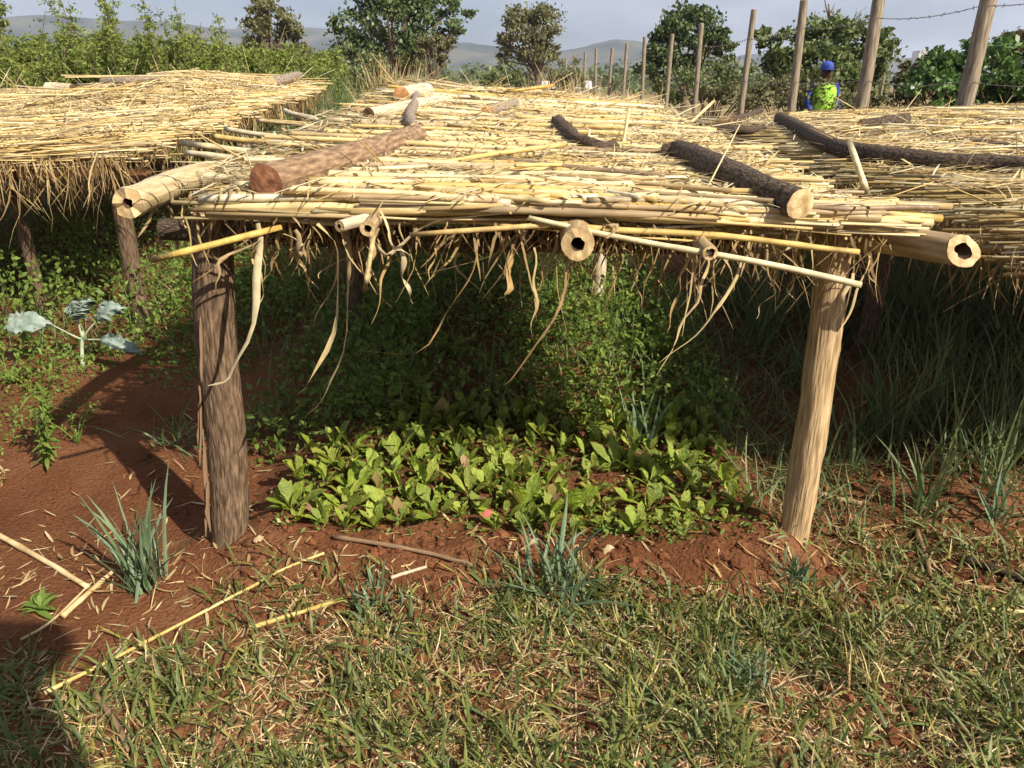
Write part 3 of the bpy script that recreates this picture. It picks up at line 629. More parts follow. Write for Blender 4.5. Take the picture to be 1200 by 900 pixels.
# ------------------------------------------------------------------ leafy greens in the bed
def spoon_leaf(i):
    k = 10; s = np.linspace(0, 1, k)
    w = np.interp(s, [0, .18, .32, .48, .62, .75, .87, .95, 1], [.024, .028, .06, .115, .158, .172, .145, .09, .012])*R.uniform(.75, 1.25)*(1+R.normal(0, .07, k))
    arch = R.uniform(.15, .55); z = s*math.cos(arch*.5)-arch*.35*s**2; x = .25*s+arch*.55*s**2
    wav = R.normal(0, .035, (k, 2))*np.clip(s*2, 0, 1)[:, None]; cup = R.uniform(-.2, .8); bendy = R.normal(0, .12)*s**2
    V = []
    for j in range(k):
        V += [(x[j]-cup*w[j]*.6+wav[j, 0], -w[j]+bendy[j], z[j]+wav[j, 0]), (x[j], bendy[j], z[j]), (x[j]-cup*w[j]*.6+wav[j, 1], w[j]+bendy[j], z[j]+wav[j, 1])]
    Q = [(j*3+c, j*3+c+1, j*3+c+4, j*3+c+3) for j in range(k-1) for c in range(2)]
    return np.array(V), np.array(Q)
LEAFS = [spoon_leaf(i) for i in range(14)]
LM = []
for V, Q in LEAFS:
    me = make_mesh('leaf', V, Q); me.materials.append(M['lettuce']); LM.append(me)
LMO = []
for V, Q in LEAFS[:3]:
    me = make_mesh('leaf', V, Q); me.materials.append(M['lettuce_old']); LMO.append(me)
spots = []
tries = 0
while len(spots) < 205 and tries < 14000:
    tries += 1
    x = R.uniform(-.93, .78); y = R.uniform(2.22, 3.35)
    if y < 2.32+.10*vn(x, 0, 3., 4) + .06*abs(x): continue
    if x < -.62 and y > 2.9: continue
    if any((x-a)**2+(y-b)**2 < .0036 for a, b in spots): continue
    if vn(x, y, 3.2, 6) < -.32: continue
    spots.append((x, y))
GL = 'small leafy green seedling in the sunlit front of the bed'
for (x, y) in spots:
    o = thing('leafy_green', (x, y, zg(x, y)-.004), GL, 'seedling', 'leafy greens in the front of the bed')
    sz = R.uniform(.065, .14); n = R.integers(5, 10); a0 = R.uniform(0, 6.28)
    for q in range(n):
        old = R.random() < .045
        c = bpy.data.objects.new('leaf', LMO[R.integers(3)] if old else LM[R.integers(14)]); COL.objects.link(c); c.parent = o
        s = sz*R.uniform(.6, 1.1); c.scale = (s, s*R.uniform(.8, 1.15), s)
        c.rotation_euler = (R.normal(0, .15), R.normal(.22, .32)*(1.6 if old else 1), a0+q*2.4+R.normal(0, .3))
# the darker greens farther back: one mesh each
def plant_mesh(nl):
    m = MB()
    for q in range(nl):
        V, Q = LEAFS[R.integers(14)]; s = R.uniform(.6, 1.1)
        M3 = np.array((Matrix.Rotation(q*2.4+R.normal(0, .3), 3, 'Z') @ Matrix.Rotation(R.uniform(.05, .7), 3, 'Y')))
        m.add((V*s) @ M3.T, Q)
    me = m.mesh('leafy_green'); me.materials.append(M['lettuce']); return me
PM = [plant_mesh(n) for n in (5, 6, 7, 8)]
for i in range(95):
    x = R.uniform(-.9, .8); y = 3.1+R.random()*2.6
    if i < 45: x = R.uniform(.0, .75); y = R.uniform(3.6, 5.4)
    o = bpy.data.objects.new('leafy_green', PM[R.integers(4)]); COL.objects.link(o); s = R.uniform(.09, .17)
    o.location = (x, y, zg(x, y)-.004); o.rotation_euler = (0, 0, R.uniform(0, 6)); o.scale = (s, s, s*1.1)
    tag(o, 'leafy green growing deeper in the bed, under the straw roof', 'seedling', 'leafy greens at the back of the bed')

# ------------------------------------------------------------------ grass
def blades(mb, x, y, L, w, lean, k=4, zoff=-.004, curve=.8, az=None):
    n = len(x); az = R.uniform(0, 2*math.pi, n) if az is None else az
    u = np.linspace(0, 1, k)[None]
    th = lean[:, None]+curve*u*R.uniform(.3, 1, (n, 1))          # angle from vertical grows along the blade
    th = np.minimum(th, 1.62)
    ds = L[:, None]/(k-1)
    hx = np.concatenate([np.zeros((n, 1)), np.cumsum(np.sin(th[:, :-1])*ds, 1)], 1); hz = np.concatenate([np.zeros((n, 1)), np.cumsum(np.cos(th[:, :-1])*ds, 1)], 1)
    gz = g(x, y)[:, None]
    azu = az[:, None]+R.normal(0, .55, (n, 1))*u; dh = np.diff(hx, axis=1)
    xx = x[:, None]+np.concatenate([np.zeros((n, 1)), np.cumsum(dh*np.cos(azu[:, 1:]), 1)], 1); yy = y[:, None]+np.concatenate([np.zeros((n, 1)), np.cumsum(dh*np.sin(azu[:, 1:]), 1)], 1)
    zz = np.maximum(gz+hz+zoff, g(xx, yy)+.003*u)
    prof = np.interp(np.linspace(0, 1, k), [0, .3, .7, 1], [.7, 1, .75, .06])
    side = np.stack([-np.sin(az), np.cos(az), R.normal(0, .5, n)], -1)[:, None, :]
    ribbons(mb, np.stack([xx, yy, zz], -1), w[:, None]*prof[None], side, .25)
def density(x, y):
    front = 1-sstep(2.0, 2.22, y+.16*vn(x, y, 2.5, 4))
    left = sstep(-1.2, -.85, x+.3*vn(x, y, 2., 5)+.25*(y-1.6)*0)
    left2 = .6*sstep(-2.0, -1.4, x)*(1-sstep(1.6, 1.95, y+.2*vn(x, y, 3, 9)))
    rightpath = sstep(.95, 1.2, x)*(1-sstep(2.35, 2.7, y))
    d = np.maximum(front*np.maximum(left, left2), rightpath*.75)
    bare = sstep(-.10, .14, 1.25*vn(x, y, 2.6, 7)+.30*vn(x, y, 7, 8)+.26*(2.0-y)+.04)
    return d*(.36+.64*bare)*(.45+.65*sstep(-.25, .2, vn(x, y, 9, 12)+.5*vn(x, y, 3.5, 13)))
def scatter(n, x0, x1, y0, y1, dens):
    x = R.uniform(x0, x1, n); y = R.uniform(y0, y1, n); m = R.random(n) < dens(x, y); return x[m], y[m]
mb = MB(); x, y = scatter(50000, -1.9, 2.6, .95, 2.75, density)
cl = vn(x, y, 5, 11); n = len(x)
blades(mb, x, y, R.uniform(.035, .125, n)*(1+.6*cl), R.uniform(.002, .0054, n), np.abs(R.normal(.85, .4, n)), 4, curve=.8)
gr = mb.build('grass', M['grass'], origin=(0, 0, 0)); tag(gr, 'short trampled green grass across the foreground', kind='stuff')
mb = MB(); x, y = scatter(64000, -1.9, 2.6, .95, 2.75, lambda a, b: np.maximum(density(a, b)*.8+.3*(b < 2.05)*(a > -.8), .03*(b < 2.4)))
n = len(x); blades(mb, x, y, R.uniform(.015, .10, n), R.uniform(.0008, .0026, n), np.abs(R.normal(1.3, .35, n)), 4, curve=.6)
gd = mb.build('dry_grass', M['grass_dry'], origin=(0, 0, 0)); tag(gd, 'dead straw-coloured grass matted between the green blades', kind='stuff')
# tufts that stand out
def tuft(label, px, py, n, L, w, m='grass_blue', lean=.45, group='grass tufts', spread=.05, curve=.7, name='grass_tuft'):
    p = hit(px, py, g); x = p[0]+R.normal(0, spread, n); y = p[1]+R.normal(0, spread, n)
    b = MB(); blades(b, x, y, R.uniform(.5, 1, n)*L, R.uniform(.6, 1.2, n)*w, np.abs(R.normal(lean*.6, lean*.6, n)), 6, curve=curve)
    o = b.build(name, M[m]); return tag(o, label, 'grass tuft', group)
tuft('tall blue-green grass tuft beside the dark front post', 172, 688, 40, .40, .0065, spread=.03, lean=.4)
tuft('spreading silvery grass tuft below the middle of the seedlings', 655, 692, 60, .30, .0055, lean=.95, spread=.05)
tuft('broad grey-green tuft beside the small white stick', 432, 712, 44, .12, .0055, lean=.9, spread=.04)
tuft('upright bright grass tuft on the path by the photo edge at right', 1075, 598, 34, .34, .006, 'long_grass', lean=.5, spread=.04)
tuft('leaning green tuft in front of the bright upright tuft', 1165, 610, 26, .26, .006, 'grass_blue', lean=.8, spread=.05)
tuft('fine grass tuft at the foot of the pale front post', 930, 678, 46, .13, .0035, lean=.7, spread=.025)
tuft('blue onion-like tuft at the back edge of the seedlings', 752, 520, 14, .30, .007, 'grass_blue', lean=.35, spread=.03)
tuft('low grass tuft at the bottom edge right of the middle', 880, 800, 60, .15, .0035, lean=.8, spread=.035)
tuft('pale dry tuft with upright straws at the bottom right', 1010, 800, 40, .22, .0022, 'grass_dry', lean=.5, spread=.035)
tuft('pale dry tuft at the right post, on the bed edge', 868, 525, 40, .09, .0014, 'grass_dry', lean=.8, spread=.012)
tuft('low grass tuft in the shade left of the dark front post', 205, 522, 36, .26, .005, 'long_grass', lean=1.0, spread=.06)
# long dark grass under the wide table
mb = MB()
cx = R.uniform(1.25, 4.2, 190); cy_ = R.uniform(2.75, 6.2, 190); keep = (cx > 1.6) | (cy_ > 3.0); cx, cy_ = cx[keep], cy_[keep]
x = np.repeat(cx, 34)+R.normal(0, .05, len(cx)*34); y = np.repeat(cy_, 34)+R.normal(0, .05, len(cx)*34); n = len(x)
blades(mb, x, y, R.uniform(.2, .52, n), R.uniform(.002, .0055, n), np.abs(R.normal(.3, .25, n)), 6, curve=.9)
x = np.concatenate([R.uniform(1.05, 3.6, 1600), R.uniform(.82, 1.4, 1100)]); y = np.concatenate([R.uniform(2.5, 5.5, 1600), R.uniform(2.55, 5.5, 1100)]); n = 2700
blades(mb, x, y, R.uniform(.1, .3, n), R.uniform(.0015, .004, n), np.abs(R.normal(.8, .4, n)), 5, curve=.8)
tag(mb.build('long_grass', M['long_grass'], origin=(0, 0, 0)), 'long dark grass growing under the wide shade table', kind='stuff')
# low weeds on the back of the bed, on the left strip and below the left table
mb = MB()
def weeds(n, x0, x1, y0, y1, hh, size, dens=None):
    x = R.uniform(x0, x1, n); y = R.uniform(y0, y1, n)
    if dens is not None: kp = R.random(n) < dens(x, y); x, y = x[kp], y[kp]
    z = g(x, y)+hh*R.random(len(x))**1.6; cards(mb, np.stack([x, y, z], -1), R.uniform(.5, 1.3, len(x))*size, None, .5)
weeds(4200, -1.35, -.6, 2.95, 6.0, .24, .045)
weeds(11000, -.98, .95, 3.05, 6.8, .20, .04)
weeds(5200, -.9, .85, 3.9, 6.6, .34, .035, lambda x, y: (vn(x, y, 2, 3) > -.05)*((np.abs(x-.34) > .22)+(y > 5.1))*1.)
weeds(4200, -.15, .95, 3.3, 5.6, .20, .034, lambda x, y: ((x-.36)**2+(y-4.85)**2 > .05)*1.)
weeds(14000, -5, -1.35, 3.75, 7.5, .34, .035, lambda x, y: np.clip((vn(x, y, 1.4, 14)+.38)*2.6, 0, 1)*sstep(3.6, 4.3, y+.3*(-x-1.9)))
weeds(9000, -3.9, -1.45, 4.0, 5.6, .40, .042, lambda x, y: np.clip((vn(x, y, 2.4, 21)+.28)*3, 0, 1))
weeds(2500, -2.9, -1.55, 3.2, 4.2, .14, .03, lambda x, y: (vn(x, y, 2.2, 15) > .12)*1.)
weeds(1600, -2.8, -2.1, 2.9, 3.9, .10, .022, lambda x, y: (vn(x, y, 3.2, 16) > -.05)*1.)
weeds(4200, -.92, .85, 2.3, 3.4, .05, .024)
weeds(900, .2, .95, 2.3, 2.7, .06, .022, lambda x, y: (vn(x, y, 4, 17) > .05)*1.)
tag(mb.build('weeds', M['weed'], origin=(0, 0, 0)), 'low weeds and leaves filling the ground between the beds', kind='stuff')
mb = MB()
x = np.concatenate([R.uniform(-5, -1.4, 2600), R.uniform(-1.4, .9, 2300)]); y = np.concatenate([R.uniform(3.8, 7.5, 2600), R.uniform(3.1, 6.6, 2300)]); n = len(x)
blades(mb, x, y, R.uniform(.08, .32, n), R.uniform(.0015, .004, n), np.abs(R.normal(.4, .3, n)), 5, curve=.9)
tag(mb.build('shade_grass', M['long_grass'], origin=(0, 0, 0)), 'thin grass growing in the shade among the weeds', kind='stuff')

# ------------------------------------------------------------------ soil crumbs and straw litter
mb = MB()
ico = np.array([(0, 0, 1), (0, 0, -1), (1, 0, 0), (-1, 0, 0), (0, 1, 0), (0, -1, 0)], float); it = [(0, 2, 4), (0, 4, 3), (0, 3, 5), (0, 5, 2), (1, 4, 2), (1, 3, 4), (1, 5, 3), (1, 2, 5)]
def sub(V, T):
    V = list(map(tuple, V)); T2 = []; c = {}
    def mid(a, b):
        k = (min(a, b), max(a, b))
        if k not in c: m = (np.array(V[a])+np.array(V[b])); V.append(tuple(m/np.linalg.norm(m))); c[k] = len(V)-1
        return c[k]
    for a, b, d in T: x, y, z = mid(a, b), mid(b, d), mid(d, a); T2 += [(a, x, z), (x, b, y), (z, y, d), (x, y, z)]
    return np.array(V), np.array(T2)
iv, itf = sub(ico, it)
n = 26000; x = R.uniform(-2.4, 2.4, n); y = R.uniform(1.1, 3.4, n)
kp = R.random(n) < (.14+.86*np.exp(-((y-2.12)/.18)**2)*(np.abs(x) < 1.1)+.25*(x > .9)); x, y = x[kp], y[kp]; n = len(x)
r = R.uniform(.002, .006, n)*(1+3.6*R.random(n)**6*(.3+.7*(x > -1)))
V = iv[None]*(r[:, None]*R.uniform(.6, 1.3, (n, len(iv))))[..., None]*np.array([1.1, 1, .75]) + np.stack([x, y, g(x, y)+r*.25], -1)[:, None]
mb.add(V, None, (itf[None]+(np.arange(n)*len(iv))[:, None, None]).reshape(-1, 3))
tag(mb.build('soil_clods', M['clod'], origin=(0, 0, 0), smooth=False), 'loose crumbs and clods of red soil along the bed edge', kind='stuff')
mb = MB(); n = 3600; x = R.uniform(-2.3, 2.6, n); y = R.uniform(1.2, 3.6, n)
kp = R.random(n) < (.05+.4*(x > .9)+.5*np.exp(-((y-2.25)/.22)**2)+.4*(np.abs(x+1.35) < .35)); x, y = x[kp], y[kp]; n = len(x)
L = R.uniform(.012, .09, n); a = R.uniform(0, 6.28, n); u = np.linspace(-.5, .5, 4)[None]; bend = R.normal(0, .2, (n, 1))
xx = x[:, None]+u*L[:, None]*np.cos(a)[:, None]-bend*u*u*L[:, None]*np.sin(a)[:, None]; yy = y[:, None]+u*L[:, None]*np.sin(a)[:, None]+bend*u*u*L[:, None]*np.cos(a)[:, None]
ribbons(mb, np.stack([xx, yy, g(xx, yy)+.006+.02*R.random((n, 1))*(u+.5)], -1), R.uniform(.001, .006, n)[:, None]*np.array([.5, 1, .9, .3])[None])
tag(mb.build('straw_litter', M['dead_leaf'], origin=(0, 0, 0)), 'bits of straw and dead leaf strewn on the soil', kind='stuff')

def fallen(label, pxs, rad, m='stalk', name='fallen_stalk', lift=0.012, cat='straw stalk', flat=False, k=14):
    pts = crspline([hit(x, y, g, lift) for x, y in pxs], k); pts[:, 2] = np.maximum(pts[:, 2], g(pts[:, 0], pts[:, 1])+rad*.8)
    b = MB()
    if flat: ribbons(b, pts[None], (rad*np.interp(np.linspace(0, 1, k), [0, .2, .7, 1], [.4, 1, .9, .2]))[None], np.array([RT])[None], .4)
    else: tubes(b, pts[None], (rad*np.linspace(1.05, .8, k)*(1+.18*(np.arange(k) % 5 == 0)))[None], 8)
    return tag(b.build(name, M[m]), label, cat, 'fallen straw on the ground')
fallen('tan stalk lying on bare soil at the left edge', [(-30, 612), (40, 650), (103, 688)], .010, 'stalk_tan')
fallen('long thin yellow stalk crossing the grass toward the bed', [(52, 812), (140, 768), (210, 732), (290, 690), (380, 648)], .0055, 'stalk_yellow')
fallen('short thick pale yellow stalk below the bed edge', [(292, 736), (350, 718), (402, 702)], .0080, 'stalk_yellow')
fallen('short stalk propped on the tuft by the dark post', [(73, 722), (100, 698), (134, 668)], .009, 'stalk_tan')
fallen('thin bent straw left of the leaning short stalk', [(24, 750), (60, 728), (108, 682)], .004, 'stalk_tan')
fallen('reddish-brown stalk lying along the bed front', [(392, 629), (450, 638), (510, 650), (554, 663)], .008, 'bark_brown')
fallen('small white stick on the soil below the seedlings', [(458, 677), (480, 670), (500, 664)], .006, 'wood_white', 'white_stick', cat='stick')
fallen('straight yellow stalk in the grass at the right edge', [(1050, 711), (1120, 714), (1230, 718)], .008, 'stalk_yellow')
fallen('broad dry leaf sheath beside the straight yellow stalk', [(1095, 690), (1130, 692), (1166, 689)], .02, 'dead_leaf', 'dry_sheath', cat='dry leaf', flat=True)
fallen('brown curled dry leaf arching over the path at right', [(1020, 650), (1060, 668), (1090, 690), (1118, 704)], .014, 'dead_leaf', 'dry_leaf', .02, 'dry leaf', True)
fallen('stiff brown stalk stub leaning on the curled leaf', [(1074, 622), (1084, 650), (1090, 672)], .010, 'bark_brown')
fallen('dry split stalk behind the pale front post', [(955, 577), (985, 585), (1010, 590)], .012, 'wood_pale')
fallen('flat dry leaf behind the brown curled leaf', [(985, 622), (1015, 622), (1050, 614)], .012, 'dead_leaf', 'dry_leaf', .015, 'dry leaf', True)
fallen('dark thin stick among the grass at bottom left', [(110, 812), (132, 842), (152, 880)], .008, 'bark_brown', 'dark_stick', cat='stick')
fallen('long brown pole lying in the shaded path at right', [(1130, 655), (1170, 668), (1230, 690)], .014, 'bark_dark', 'ground_pole', cat='pole')
M['pink'] = mat('pink', [(.55, .13, .12), (.62, .20, .16)], .6, .2, 'noise', (30, .2)); M['cream'] = mat('cream', [(.46, .34, .18), (.66, .56, .36)], .7, .2, 'noise', (30, .2))
def loose_leaf(label, px, py, L, w, m, off=.05):
    p = hit(px, py, g, off); s = np.linspace(-.5, .5, 6); pts = np.stack([p[0]+s*L, p[1]+.2*s*L, p[2]+.12*L*np.cos(s*3)+s*L*.4+R.normal(0, L*.06, 6)], -1)
    b = MB(); ribbons(b, pts[None], (w*np.array([.2, .9, .7, 1.1, .6, .1]))[None], np.array([[[0, .6, .8]]]), .3)
    return tag(b.build('fallen_leaf', M[m]), label, 'leaf')
loose_leaf('pink leaf among the front seedlings', 570, 604, .045, .014, 'pink', .05)
loose_leaf('cream dead leaf standing on the soil by the dark post', 303, 632, .035, .011, 'cream', .02)
loose_leaf('crumpled white dead leaf on the bed edge below the seedlings', 712, 645, .045, .011, 'cream', .02)
loose_leaf('pale yellow leaf above the silvery tuft', 626, 634, .03, .008, 'cream', .02)

# ------------------------------------------------------------------ single weeds at left
kp_ = hit(96, 430, g)
kale = thing('cabbage_plant', kp_, 'pale whitish cabbage plant with three broad leaves on the left path', 'plant')
zc_k = float((kp_-CAM) @ FW)
stem = [kp_-[0, 0, .02], P(96, 408, zc_k), P(97, 388, zc_k)]
b = MB(); tubes(b, crspline(stem, 8)[None], np.linspace(.012, .008, 8)[None], 8)
for tip, mid_ in [((60, 380), (85, 393)), ((118, 372), (104, 386)), ((124, 398), (108, 398)), ((92, 362), (92, 378))]:
    tubes(b, crspline([P(97, 398, zc_k), P(*mid_, zc_k-.03), P(*tip, zc_k-.06)], 8)[None], np.linspace(.0065, .0035, 8)[None], 7)
b.build('stem', M['kale_stem'], kale)
def broad_leaf(parent, a, c, width, m, ruff=.12, zc=zc_k):
    A = P(*a, zc-.06); C = P(*c, zc-.10); k, w_ = 9, 9; s = np.linspace(0, 1, k); d = C-A; L = np.linalg.norm(d)
    sd = unit(np.cross(d, np.array([0, -.75, .65]))); nn = unit(np.cross(sd, d))
    k = 18; s = np.linspace(0, 1, k); w_ = 13
    prof = width*np.interp(s, [0, .08, .2, .45, .7, .88, 1], [.06, .35, .8, 1, .92, .6, .08])*(1+.16*R.normal(size=k)); prof[0] = width*.06; v = np.linspace(-1, 1, w_)
    V = A[None, None]+s[:, None, None]*d+(prof[:, None]*v[None])[..., None]*sd + ((np.abs(v)[None]*.35*prof[:, None])+ruff*L*.35*R.normal(size=(k, w_))*np.abs(v)[None]**1.5+.18*L*np.sin(s*3)[:, None]+.02*L*np.sin(s*40)[:, None]*np.abs(v)[None])[..., None]*nn
    id_ = np.arange(k*w_).reshape(k, w_); b = MB(); b.add(V, np.stack([id_[:-1, :-1], id_[:-1, 1:], id_[1:, 1:], id_[1:, :-1]], -1).reshape(-1, 4)); return b.build('leaf', m, parent)
broad_leaf(kale, (62, 380), (6, 386), .058, M['kale'], .16); broad_leaf(kale, (114, 374), (148, 360), .05, M['kale'], .3); broad_leaf(kale, (118, 397), (168, 415), .04, M['kale'])
broad_leaf(kale, (94, 374), (106, 350), .03, M['kale'], .9); broad_leaf(kale, (92, 374), (80, 356), .025, M['kale'], .9)
def erect_weed(label, px, py, hpx, n_leaf, size, spread, name='weed_plant', m='weed'):
    p = hit(px, py, g); zc = float((p-CAM) @ FW); h = hpx/F*zc
    o = thing(name, p, label, 'weed'); b = MB(); Ls = MB()
    for j in range(5):
        tip = p+[R.normal(0, spread), R.normal(0, spread), h*R.uniform(.7, 1.1)]; c = crspline([p, (p+tip)/2+[R.normal(0, .01), 0, .01], tip], 8)
        tubes(b, c[None], np.linspace(.0035, .0015, 8)[None], 5)
        q = c[R.integers(1, 8, n_leaf//5)]; d = unit(R.normal(size=q.shape)+[0, 0, .5]); pts = q[:, None]+d[:, None]*np.linspace(0, 1, 4)[None, :, None]*size*R.uniform(.6, 1.2, (len(q), 1, 1)); pts[:, :, 2] -= np.linspace(0, 1, 4)[None]**2*size*.3
        ribbons(Ls, pts, size*.16*np.array([.3, 1, .8, .08])[None], None, .3)
    b.build('stem', M[m], o); Ls.build('foliage', M[m], o); return o
erect_weed('tall leafy green weed on the bare soil at left', 55, 548, 105, 110, .06, .07)
erect_weed('bushy yellow-green weed at the left photo edge', 12, 450, 60, 120, .05, .10)
erect_weed('small star-shaped weed flat on the red soil', 50, 718, 12, 22, .07, .03)
erect_weed('thin seedy weed left of the dark front post', 92, 520, 42, 40, .03, .04)
erect_weed('dry whitish weed on soil at the left edge', 2, 568, 26, 40, .04, .03, m='grass_dry')

# ------------------------------------------------------------------ trees and bushes behind
def ground_at(px, zc):
    a = P(px, 100, zc); return np.array([a[0], a[1], zg(a[0], a[1])])
def make_tree(label, px, zc, blobs, n, leaf, lm, trunk_r, bm='twig', name='tree', cat='tree', clump=.22, group='trees beyond the beds', base_px=None, shell=.55, nlimb=26, K=None, fork=.38):
    """blobs: (px, py, rx_px, ry_px) crown lobes in photo pixels at depth zc"""
    base = ground_at(px if base_px is None else base_px, zc); o = thing(name, base, label, cat, group)
    px_m = zc/F; cl = []; tot = sum(b_[2]*b_[3] for b_ in blobs); K = K or max(24, int(n/90))
    for (bx, by, rx, ry) in blobs:
        c = P(bx, by, zc); kk = max(5, int(K*rx*ry/tot)); d = unit(R.normal(size=(kk, 3)))*(R.uniform(shell, 1, (kk, 1))**.7)
        cl.append(np.concatenate([c+d*np.array([rx*px_m, rx*px_m*.9, ry*px_m]), np.full((kk, 1), math.sqrt(rx*ry)*px_m*clump)], 1))
    cl = np.concatenate(cl); who = R.integers(0, len(cl), n); C = cl[who, :3]+R.normal(size=(n, 3))*cl[who, 3:4]*np.array([1, 1, .7])*R.uniform(.4, 1.1, (len(cl), 1))[who]
    C[:, 2] = np.maximum(C[:, 2], base[2]+.03)
    b = MB(); cards(b, C, leaf*R.uniform(.6, 1.35, n), np.array([0, 0, .2]), .6)
    b.build('crown', M[lm], o)
    t = MB(); top = cl[:, :3].mean(0); hgt = top[2]-base[2]
    if trunk_r:
        f = base+(top-base)*fork
        tubes(t, crspline([base-[0, 0, .1], base*.5+f*.5+[.06*hgt*R.normal()*.4, 0, 0], f, base*.3+top*.7], 12)[None], np.linspace(trunk_r, trunk_r*.55, 12)[None], 9)
        for i in R.choice(len(cl), min(nlimb, len(cl)), False):
            e = cl[i, :3]; s = base+(top-base)*R.uniform(fork*.85, .7); mm = s*.5+e*.5+[0, 0, -.06*hgt*R.random()]
            tubes(t, crspline([s, mm, e], 8)[None], np.linspace(trunk_r*.42, trunk_r*.10, 8)[None], 6)
    else:
        for i in R.choice(len(cl), min(nlimb, len(cl)), False):
            e = cl[i, :3]; s = base+[R.normal(0, .2), R.normal(0, .2), -.05]; mm = s*.5+e*.5+[R.normal(0, .1), R.normal(0, .1), .05]
            tubes(t, crspline([s, mm, e], 8)[None], np.linspace(.02, .006, 8)[None]*max(1, zc/12), 5)
    t.build('trunk' if trunk_r else 'stem', M[bm], o); return o
make_tree('round single tree standing alone before the blue hills', 640, 40, [(612, 36, 34, 26), (640, 32, 26, 24), (598, 55, 22, 18), (634, 58, 28, 16), (620, 16, 26, 14)], 6500, .19, 'leaf_olive', .17, clump=.2, base_px=636, K=80)
make_tree('big dark spreading tree left of the lone tree', 462, 26, [(450, 30, 56, 40), (425, 55, 34, 30), (500, 14, 44, 26), (530, 24, 26, 22), (470, -10, 60, 30), (470, 62, 40, 28), (405, 30, 20, 20)], 15000, .14, 'leaf_dark', .22, clump=.2, K=150)
make_tree('small light olive tree under the big dark tree', 508, 24, [(510, 58, 20, 16), (518, 48, 14, 10), (500, 66, 12, 12)], 2600, .11, 'leaf_olive', .07, clump=.22)
make_tree('round grey-green tree rising behind the left bushes', 318, 30, [(316, 30, 28, 26), (338, 48, 22, 26), (296, 45, 18, 22), (312, 10, 18, 14)], 6000, .15, 'leaf_olive', .16, clump=.2)
make_tree('dark tree cut off by the left photo edge', -6, 24, [(-8, 15, 22, 20), (-30, 10, 30, 26), (0, 35, 12, 14)], 3000, .13, 'leaf_tree', .14, clump=.2)
make_tree('broad dark tree behind the thin middle fence posts', 805, 24, [(810, 34, 34, 24), (785, 55, 26, 28), (838, 55, 26, 18), (815, 15, 22, 10), (770, 75, 20, 24), (852, 60, 14, 10)], 9000, .14, 'leaf_dark', .15, clump=.2, K=110)
make_tree('large leafy bush tree behind the person in blue', 965, 15.5, [(975, 55, 48, 30), (920, 60, 30, 26), (1022, 62, 26, 30), (955, 85, 55, 30), (900, 45, 18, 14), (1040, 45, 12, 14), (1015, 98, 24, 26)], 11000, .11, 'leaf_tree', .10, clump=.2, K=130)
make_tree('low dark bush beside the broad dark tree', 835, 22, [(832, 92, 30, 24), (800, 100, 30, 20), (870, 98, 28, 22)], 4500, .11, 'leaf_tree', 0, name='bush', cat='bush', clump=.25)
make_tree('bright broad-leaved bush behind the tall posts at right', 1150, 11.5, [(1110, 88, 36, 28), (1160, 80, 44, 34), (1120, 68, 30, 16), (1195, 95, 40, 36), (1090, 112, 34, 22), (1170, 112, 50, 26), (1240, 90, 40, 36)], 9000, .105, 'leaf_bright', 0, name='bush', cat='bush', clump=.22, K=120)
make_tree('brown withered bush left of the bright broad-leaved bush', 1075, 13, [(1078, 92, 22, 26), (1095, 82, 24, 20), (1065, 80, 10, 8), (1060, 108, 24, 20)], 4200, .08, 'leaf_brown', 0, name='bush', cat='bush', clump=.25)
make_tree('brownish tree behind the bright bush at the right edge', 1190, 17, [(1195, 52, 26, 14), (1225, 55, 40, 18), (1180, 62, 20, 12)], 4000, .11, 'leaf_brown', .10, clump=.25)
make_tree('rounded bright green bush at the foot of the lone tree', 588, 32, [(590, 92, 22, 12), (575, 96, 14, 10), (606, 94, 12, 12)], 2600, .13, 'leaf_tree', 0, name='bush', cat='bush', clump=.25)
make_tree('scrubby yellowish bush between the lone tree and first posts', 655, 30, [(660, 80, 20, 14), (668, 98, 18, 16)], 1800, .10, 'leaf_olive', 0, name='bush', cat='bush', clump=.3)
make_tree('shaded green bush below the big dark tree', 420, 18, [(415, 78, 30, 26), (445, 92, 24, 16), (400, 95, 26, 20)], 5200, .085, 'leaf_tree', 0, name='bush', cat='bush', clump=.25)
make_tree('scrub at the fence foot under the leafy bush tree', 930, 13, [(900, 108, 40, 18), (960, 112, 44, 18), (1000, 115, 36, 16), (850, 112, 24, 14)], 4200, .07, 'leaf_olive', 0, name='bush', cat='bush', clump=.3)

